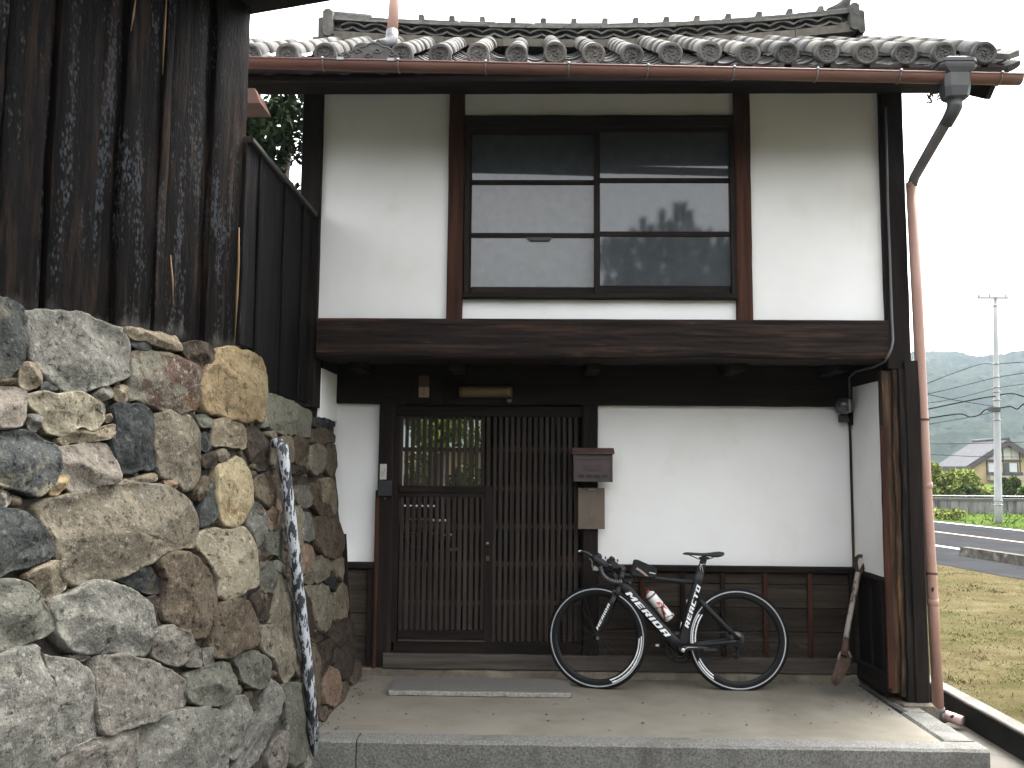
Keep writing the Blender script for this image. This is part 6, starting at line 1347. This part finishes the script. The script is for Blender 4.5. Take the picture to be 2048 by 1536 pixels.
# bars: near side traced, far side mirrored across the steered plane
def far(p): q = SRI @ Vector(p); q.y = -q.y; return SR @ q
V = -.2
clampc = st(L(1226, 1133)); near_top = L(1211, 1131, V)
hook = [L(1206, 1129.5, V), L(1201.5, 1132, V), L(1201.5, 1140, V), L(1205, 1149, V), L(1212, 1157, V), L(1222, 1162, V), L(1232, 1164, V), L(1242, 1164, V)]
mb = MB(); mb.tube([near_top.lerp(hook[0], .3), near_top, near_top.lerp(clampc, .12) + Vector((.008, 0, .002)), near_top.lerp(clampc, .5), clampc, far(near_top).lerp(clampc, .5), far(near_top), far(hook[0])], [.012, .012, .0125, .0135, .0158, .0135, .012, .012], 10)
HBAR = B(mb, 'handlebar', BLACK)
for fn in ((lambda p: p), far):
    pts = [fn(p) for p in hook]; fine = []
    for i in range(len(pts) - 1):
        for k in range(4): fine.append(pts[i].lerp(pts[i + 1], k / 4))
    fine.append(pts[-1])
    B(MB().tube(fine, [.0145 + .0012 * (k % 2) for k in range(len(fine))], 12), 'bar_tape', BLACK, HBAR)
    mb = MB()
    for k in range(3, len(fine) - 1, 2): d = (fine[k + 1] - fine[k - 1]).normalized(); mb.tube([fine[k] - d * .003 + Vector((0, 0, .0)), fine[k] + d * .003], .0163, 12, False)
    B(mb, 'tape_stripe', GREYT, HBAR)
    B(MB().tube([fine[-1], fine[-1] + (fine[-1] - fine[-2]).normalized() * .006], .014, 12), 'bar_plug', STEEL, HBAR)
    # hood and lever
    h0, h1, h2 = fn(L(1211, 1129, V)), fn(L(1198, 1122, V)), fn(L(1187, 1114, V))
    hd = MB().tube([fn(L(1214, 1132, V)), fn(L(1206, 1127, V)), fn(L(1197, 1121.5, V)), fn(L(1190, 1116, V)), fn(L(1184.5, 1113.5, V))], [.020, .026, .027, .025, .014], 12)
    hd.tube([fn(L(1199, 1117, V)), fn(L(1196.5, 1111, V)), fn(L(1194, 1107, V))], [.022, .021, .011], 10); hd.tube([fn(L(1211, 1118, V)), fn(L(1210.5, 1112.5, V))], [.006, .004], 6)
    B(hd, 'brake_hood', flat('hood rubber', (.02, .023, .028), .7))
    lv = MB().tube([fn(L(1186, 1114, V)), fn(L(1181, 1110.5, V)), fn(L(1175, 1106, V)), fn(L(1167, 1103.5, V)), fn(L(1160, 1102.6, V))], [.009, .009, .0085, .0075, .006], 8)
    LV = B(lv, 'brake_lever', flat('lever dark', (.03, .033, .037), .35)); B(MB().tube([fn(L(1163, 1101.2, V)), fn(L(1158.5, 1102.4, V)), fn(L(1157.5, 1104, V))], [.003, .0065, .005], 8), 'lever_tip', flat('lever tip silver', (.7, .72, .75), .3), LV)
    B(MB().tube([fn(L(1178.5, 1117, V)), fn(L(1184, 1122, V)), fn(L(1184, 1131, V)), fn(L(1186, 1141, V))], .0035, 6), 'shift_lever', STEEL, LV)
    a = [fn(L(x, y, V + .004)) for x, y in ((1187, 1131), (1199.5, 1136.5), (1200, 1142), (1187, 1140.5))]; b = [q + Vector((0, .006, 0)) for q in a]
    B(MB().add(a + b, [(0, 1, 2, 3), (7, 6, 5, 4), (0, 4, 5, 1), (1, 5, 6, 2), (2, 6, 7, 3), (3, 7, 4, 0)]), 'lever_plate', flat('pale plate', (.42, .42, .38), .5), LV)
# stem, headset, cables, mount
B(sup([L(1246.5, 1137), L(1241, 1134.5), clampc + Vector((.018, 0, 0)), clampc], [.02, .018, .017, .02], [.018, .017, .02, .022]), 'stem', BLACK)
B(MB().lathe([(.016, 0), (.023, .002), (.023, .012), (.02, .014), (.02, .026), (.012, .03), (.001, .03)], 18, 'z', ht_), 'headset', BLACK)
mb = MB()
for fn in ((lambda p: p), far): mb.tube([fn(L(1205, 1131, V)), fn(L(1216, 1137, V * .6)), fn(L(1232, 1146, V * .3)), L(1243, 1153, -.026), L(1252, 1166, -.024)], .0025, 6); mb.tube([fn(L(1207, 1133, V)), fn(L(1214, 1143, V * .7)), st(L(1229, 1152, -.05)), st(L(1234, 1168, -.02)), st(L(1234, 1182, 0))], .0025, 6)
B(mb, 'cable', BLACK)
B(MB().rough(clampc.x - .012, clampc.x + .03, -.055, -.02, clampc.z - .012, clampc.z + .02, amp=.001, bev=.006).rough(clampc.x + .035, clampc.x + .045, -.04, -.03, clampc.z - .004, clampc.z + .012, amp=.0005, bev=.002), 'computer_mount', BLACK)
# brakes
c = st(L(1235, 1187)); mb = MB()
for s_ in (-1, 1): mb.tube([c + Vector((-.03, s_ * .02, .012)), c + Vector((-.036, s_ * .03, -.006)), c + Vector((-.030, s_ * .022, -.034))], [.008, .010, .008], 8)
mb.tube([c + Vector((-.03, -.03, .012)), c + Vector((-.03, .03, .016))], .007, 8); B(mb, 'brake_caliper', BLACK)
B(MB().tube([c + Vector((-.034, -.026, -.03)), c + Vector((-.03, -.026, -.036))], .006, 8), 'brake_pad', STEEL)
B(MB().tube([st(L(1231.5, 1182.5, -.034)), st(L(1231.5, 1182.5, -.04))], .008, 10), 'fork_bolt', flat('bolt grey', (.2, .2, .2), .4, metal=.6))
# cranks, pedals, chainring, chain, cassette, derailleur
cy = -.072
B(MB().lathe([(.001, -.086), (.012, -.086), (.0145, -.082), (.0145, -.06), (.02, -.036), (.001, -.036)], 20, 'y', (bb_.x, 0, bb_.z)), 'crank_bolt', SILV)
CA = B(sup([L(1361, 1297.5, cy), L(1372, 1296.5, cy), L(1400, 1296.5, cy), L(1417, 1298, cy - .006)], [.018, .0165, .0135, .013], [.009, .008, .008, .008], ex=3), 'crank_arm', BLACK)
B(MB().tube([L(1368, 1301.5, cy - .0095), L(1372.5, 1296.5, cy - .0095), L(1377, 1294.8, cy - .0095), L(1396, 1294.8, cy - .0095)], [.0022, .0028, .0026, .001], 6), 'crank_mark', SILV, CA)
CB = B(sup([L(1360, 1297.5, .07), L(1340, 1295, .075), L(1318, 1292, .08)], [.018, .0135, .012], [.008, .008, .008]), 'crank_arm', BLACK)
def pedal(c, s_):
    o = B(MB().rough(c.x - .045, c.x + .045, c.y - .03, c.y + .03, c.z - .008, c.z + .008, amp=.003, step=.02, bev=.006), 'pedal', BLACK); return o
p1 = L(1419, 1299, -.115); p2 = L(1316, 1291, .125); pedal(p1, -1); q = pedal(p2, 1)
a = L(1316, 1291, .08); B(MB().box(a.x - .015, a.x + .016, .080, .094, a.z - .007, a.z + .008), 'reflector', WHITE, q)
B(MB().tube([L(1338, 1281, -.01), L(1341, 1285, -.012), L(1345, 1291.5, -.012)], [.003, .008, .005], 8), 'front_derailleur', ORANGE)
mb = MB()
for R_, y in ((.105, .048), (.075, .041)): mb.lathe([(R_ - .018, y - .0015), (R_, y - .0015), (R_, y + .0015), (R_ - .018, y + .0015), (R_ - .018, y - .0015)], 50, 'y', (bb_.x, 0, bb_.z))
for k in range(5): a = k * 1.2566 + .4; mb.tube([(bb_.x + .02 * math.cos(a), .045, bb_.z + .02 * math.sin(a)), (bb_.x + .09 * math.cos(a), .045, bb_.z + .09 * math.sin(a))], .008, 6)
B(mb, 'chainring', BLACK)
mb = MB()
for k in range(8): R_ = .024 + .004 * k; y = .058 - .0045 * k; mb.lathe([(.016, y), (R_, y), (R_, y + .002), (.016, y + .002)], 26, 'y', (rc.x, 0, rc.z))
B(mb, 'cassette', flat('cassette', (.16, .16, .155), .4, metal=.7))
mb = MB(); mb.tube([(rc.x + .004, .045, rc.z - .01), (rc.x + .016, .06, rc.z - .05), (rc.x + .012, .06, rc.z - .075)], .012, 8)
mb.lathe([(.004, .052), (.022, .052), (.022, .056), (.004, .056)], 16, 'y', (rc.x + .014, 0, rc.z - .06)).lathe([(.004, .052), (.022, .052), (.022, .056), (.004, .056)], 16, 'y', (rc.x - .004, 0, rc.z - .115)).tube([(rc.x + .014, .05, rc.z - .06), (rc.x - .004, .05, rc.z - .115)], .007, 6)
B(mb, 'rear_derailleur', BLACK)
mb = MB(); mb.tube([(bb_.x, .048, bb_.z + .105), (rc.x, .05, rc.z + .042)], .0045, 5).tube([(bb_.x, .048, bb_.z - .105), (rc.x - .02, .054, rc.z - .125), (rc.x - .026, .054, rc.z - .112)], .0045, 5); B(mb, 'chain', BLACK)
B(MB().tube([(rc.x, -.067, rc.z), (rc.x, -.075, rc.z)], .012, 12).tube([(rc.x, -.073, rc.z), (rc.x + .01, -.075, rc.z + .045)], .0055, 8), 'quick_release', BLACK)
ff = st((fc.x, 0, fc.z)); B(MB().tube([ff + Vector((0, -.052, 0)), ff + Vector((0, -.064, 0))], .011, 12), 'quick_release', flat('worn axle', (.2, .2, .2), .4, metal=.6))
mb = MB()
for pl in ([(1308, 1217), (1325, 1214), (1330, 1237)], [(1327, 1206), (1326, 1220), (1328, 1237), (1344, 1230)]): mb.tube([L(x, y, -.041) for x, y in pl], .0028, 6)
mb.tube([L(1297, 1213, 0), L(1332, 1252, 0)], .008, 8).tube([L(1328, 1238, -.04), L(1337, 1243, 0), L(1345, 1230, -.03)], .004, 6); B(mb, 'bottle_cage', BLACK)
B(MB().tube([L(1345, 1226, -.02), L(1348, 1232, -.02)], .004, 6), 'cage_bolt', SILV)
mb = MB().tube([L(1374, 1199, -.013), L(1373, 1206, -.013)], .003, 5).tube([L(1363, 1244, -.014), L(1360, 1256, -.014)], .0028, 5); B(mb, 'frame_mark', SILV)
def bw(p): return BMX @ Vector(p) + BO
# bottle in its cage
ba, bz_ = bw(L(1297.5, 1186, 0)), bw(L(1340, 1238, 0)); ax = (bz_ - ba).normalized(); Lb = (bz_ - ba).length
BT = empty('water_bottle', bz_, 'white drinking bottle with red print in the bicycle frame', 'bottle')
qq = ax.to_track_quat('Z', 'Y').to_matrix()
def bottle_part(prof, name, m, arc_=None): 
    mb = MB().lathe(prof, 28, 'z', arc=arc_); mb.v = [ba + qq @ v for v in mb.v]; return mb.build(name, m, BT)
r_ = .036
bottle_part([(.001, Lb), (.030, Lb), (.0345, Lb - .006), (r_, Lb - .02), (r_, Lb - .085), (.0335, Lb - .092), (.0335, Lb - .1), (r_, Lb - .108), (r_, .036), (.035, .032)], 'body', BOTW)
bottle_part([(.0355, .032), (.0368, .030), (.0368, .021), (.035, .019)], 'band', GREYT); bottle_part([(.035, .019), (.033, .008), (.022, .002), (.018, -.004)], 'cap', BOTW); bottle_part([(.0135, -.003), (.0135, -.014), (.010, -.018), (.001, -.018)], 'spout', REDM)
# red zigzag print on the near face of the bottle
side_n = Vector((0, -1, 0)); e1 = (side_n - ax * side_n.dot(ax)).normalized(); e2 = ax.cross(e1)
if e2.z < 0: e2 = -e2
mb = MB()
def bq(a, t): return ba + ax * t + (e1 * math.cos(a) + e2 * math.sin(a)) * (r_ + .0006)
for (pts) in ([(-.1, .075), (.55, .085), (.75, .11), (.1, .12)], [(.0, .122), (.6, .112), (.1, .15), (-.4, .142)], [(-.35, .145), (.15, .152), (.0, .178), (-.55, .17)], [(.35, .10), (.9, .13), (.8, .16), (.5, .13)]):
    vs = []
    for i in range(4):
        a, b = pts[i], pts[(i + 1) % 4]
        for k in range(4): vs.append(bq(a[0] + (b[0] - a[0]) * k / 4, a[1] + (b[1] - a[1]) * k / 4))
    mb.add(vs, [tuple(range(16))])
mb.build('print', REDM, BT)
# bag on the top tube
pg = [(1263.5, 1140), (1268, 1121), (1271, 1119.5), (1276, 1120), (1309, 1134.5), (1312, 1138), (1312, 1152), (1308, 1155), (1264, 1151.5), (1259, 1147)]
FB = empty('frame_bag', bw(L(1285, 1150)), 'small black bag with pale curved stripe strapped on the bicycle top tube', 'bag')
mb = MB(); n_ = len(pg); vs = []; fs = []
cx_, cy_ = 1287, 1140
for (v, s_) in ((-.032, .8), (-.036, .97), (-.02, 1.03), (.02, 1.03), (.036, .97), (.032, .8)): vs += [bw(L(cx_ + (x - cx_) * s_, cy_ + (y - cy_) * s_, 0) + Vector((0, v, 0))) for x, y in pg]
for i in range(5):
    for k in range(n_): fs.append((i * n_ + k, i * n_ + (k + 1) % n_, (i + 1) * n_ + (k + 1) % n_, (i + 1) * n_ + k))
fs += [tuple(range(n_)), tuple(5 * n_ + k for k in range(n_ - 1, -1, -1))]
mb.add(vs, fs, True).build('body', FABRIC, FB)
def fb(x, y, v=-.0375): return bw(L(cx_ + (x - cx_) * .97, cy_ + (y - cy_) * .97, 0) + Vector((0, v, 0)))
up_, lo_ = [(1272.5, 1134), (1280, 1138.5), (1288, 1144.5), (1296, 1152.5)], [(1269.5, 1137.5), (1277, 1141.5), (1284, 1147), (1290.5, 1152)]
mb = MB(); vs = [fb(*p) for p in up_] + [fb(*p) for p in lo_]; mb.add(vs, [(i, i + 1, i + 5, i + 4) for i in range(3)]).build('stripe', GOLD, FB)
mb = MB()
for k in range(6):
    x = 1297.5 + k * 2.2; y = 1143.3 + k * .45; mb.add([fb(x, y), fb(x + 1.5, y + .3), fb(x + 1.5, y + 2.4), fb(x, y + 2.1)], [(0, 1, 2, 3)])
mb.build('lettering', WHITE, FB)
for x in (1270, 1302): a = bw(L(x, 1153, 0)); MB().lathe([(.024, -.009), (.0255, -.009), (.0255, .009), (.024, .009)], 16, 'x', a).build('strap', FABRIC, FB)

# ---------------------------------------------------------------- seen through the lattice
rk = empty('storage_rack', A(850, 1100, 6.9), 'dim slatted rack behind the lower left lattice', 'rack')
SHELF = flat('pale shelf edge', (.055, .052, .048), .8)
for k, (y, x1) in enumerate(((1013, 870), (1042, 895), (1071, 905), (1100, 925), (1131, 925))): a, b = A(798, y, 6.8), A(x1, y + 2, 6.8); MB().box(a.x, b.x, 6.8, 7.1, b.z - .004, a.z).build('shelf', SHELF, rk)
for x in (800, 925): a = A(x, 1010, 6.82); MB().box(a.x - .012, a.x + .012, 6.815, 6.85, .01, a.z + .05).build('upright', W_V, rk)
gw = empty('garden_wall', (-1.2, 12.6, -.15), 'tan plastered garden wall on a dark base seen through the lattice', 'wall')
TANW = mat('tan garden plaster', [(.3, (.2, .155, .095)), (.7, (.3, .24, .155))], 2, rough=.9, bump=.1)
MB().box(-3.6, 1.4, 12.6, 12.8, 1.36, 1.70).build('panel', TANW, gw); MB().box(-3.6, 1.4, 12.58, 12.82, -.15, 1.357).build('base', DIRT, gw)
for x in (-2.3, -1.55, -.9): MB().rough(x, x + .06, 12.55, 12.62, -.15, 2.1, seed=2).build('post', W_V, gw)
MB().box(-3.6, 1.4, 12.5, 12.9, 1.703, 1.74).build('coping', W_H, gw)
gb_ = empty('garden_tree', (-1.4, 11.2, -.15), 'sunny green garden foliage seen through the upper lattice of the gate', 'tree')
trunk(gb_, [(-1.25, 11.2, -.15), (-1.2, 11.2, 1.5), (-1.1, 11.2, 2.6)], [.10, .09, .05])
bl = [(random.uniform(-2.6, -.1), 11.2 + random.uniform(-.6, .6), random.uniform(1.85, 3.6), random.uniform(.2, .4)) for _ in range(55)]
foliage('crown', bl, 24000, .055, L_GARD, gb_, 21)
gb2 = empty('garden_shrub', (-1.0, 11.9, -.15), 'low dark garden shrub against the tan wall behind the gate', 'shrub')
trunk(gb2, [(-1.0, 11.9, -.15), (-1.0, 11.9, 1.0)], [.04, .03], 'stem')
foliage('crown', [(random.uniform(-1.5, -.55), 11.9, random.uniform(.8, 1.5), random.uniform(.15, .28)) for _ in range(12)], 2500, .05, L_MID, gb2, 22)

# ---------------------------------------------------------------- pine reflected in the window
pn = empty('pine_tree', (3.3, -6.4, -.15), 'dark pine tree mirrored in the right window sash', 'tree')
trunk(pn, [(3.4, -6.4, -.15), (3.3, -6.4, 2.5), (3.2, -6.4, 4.6), (2.95, -6.4, 6.2)], [.2, .17, .12, .04])
nv = []; nf = []; rr = np.random.default_rng(5); lim = MB()
def tuft(p, up, ln, n):
    for _ in range(n):
        t = rr.uniform(0, 1); d = Vector(rr.normal(size=3)).normalized(); d = (d + up * 1.1).normalized(); q = p + up * (t * ln); e = q + d * rr.uniform(.12, .22)
        s_ = d.cross(Vector(rr.normal(size=3))).normalized() * .009; b = len(nv); nv.extend([q - s_, q + s_, e]); nf.append((b, b + 1, b + 2))
tips = [((1285, 440)), ((1323, 424)), ((1352, 412)), ((1366, 410)), ((1378, 424)), ((1300, 455)), ((1338, 445)), ((1395, 462)), ((1265, 462)), ((1235, 478)), ((1255, 480)), ((1208, 480)), ((1225, 500)), ((1410, 476)), ((1440, 478)), ((1460, 480))]
MYP = 5.85
def mir(x, y, Y): d = ray(x, y); t = (2 * MYP - Y - 0) / d.y; return Vector((d.x * t, Y, CAM.z + d.z * t))
for (x, y) in tips:
    p = mir(x, y + 6, -6.4 + rr.uniform(-.3, .3)); tuft(p - Vector((0, 0, .35)), Vector((0, 0, 1)), .38, 260); lim.tube([(3.2, -6.4, 4.5), (p.x * .7 + .9, -6.4, p.z - .8), p], [.05, .03, .012], 5)
for _ in range(420):
    p = Vector((rr.uniform(1.5, 5.2), -6.4 + rr.uniform(-.9, .9), rr.uniform(3.2, 5.95))); tuft(p, Vector((rr.uniform(-.4, .4), rr.uniform(-.4, .4), 1)).normalized(), .35, 150)
foliage('crown', [(q.x, -6.4, q.z - .25, .30) for q in [mir(x, y, -6.4) for x, y in ((1262, 480), (1290, 466), (1318, 452), (1345, 446), (1368, 448), (1390, 470), (1240, 498), (1300, 490), (1330, 480), (1360, 478), (1212, 500), (1420, 492), (1445, 490), (1380, 495), (1275, 505))]] + [(rr.uniform(2.0, 5.0), -6.4 + rr.uniform(-.5, .5), rr.uniform(3.4, 5.75), rr.uniform(.25, .42)) for _ in range(46)], 22000, .07, L_PINE, pn, 77, .16)
lim.build('limb', BARK, pn)
o0 = org(pn); link('needles', mesh('needles', [v - o0 for v in nv], nf, L_PINE), pn)

# unseen trees added behind the camera to block low sky and deepen eave shade
for k, (x, y, h, rw) in enumerate(((-9.5, -8.2, 5.6, 2.0), (-6.4, -8.8, 5.3, 2.0), (-3.3, -8.2, 5.5, 1.9), (-.4, -8.6, 5.3, 1.8), (7.4, -8.4, 5.6, 2.1), (11.0, -8.2, 5.9, 2.2), (14.6, -8.7, 6, 2.2))):
    e = empty('sky_blocker_tree', (x, y, -.15), None, None); tag(e, '%s unseen tree of the bushy row added to block low sky, counted from the storehouse side' % ('nearest', 'second', 'third', 'fourth', 'fifth', 'sixth', 'last')[k], 'tree', 'unseen trees added to block low sky')
    trunk(e, [(x, y, -.15), (x + .1, y, h * .5), (x, y, h * .85)], [.15, .11, .04])
    foliage('crown', [(x + random.uniform(-rw, rw) * .85, y + random.uniform(-.9, .9), .7 + (h - 1.5) * random.random(), random.uniform(.7, 1.0)) for _ in range(30)], 4200, .2, L_DARK, e, 60 + k, .6)
# ---------------------------------------------------------------- haze
hz = MB().box(-760, 1300, -60, 900, -1.2, 175).build('haze', None if False else bpy.data.materials.new('haze air'))
hm = bpy.data.materials['haze air']; hm.use_nodes = True; N = hm.node_tree.nodes; N.remove(N['Principled BSDF'])
pv = N.new('ShaderNodeVolumePrincipled'); pv.inputs['Density'].default_value = .00042; pv.inputs['Color'].default_value = (.385, .455, .51, 1); pv.inputs['Anisotropy'].default_value = .2
hm.node_tree.links.new(pv.outputs[0], N['Material Output'].inputs['Volume']); hz['kind'] = 'stuff'
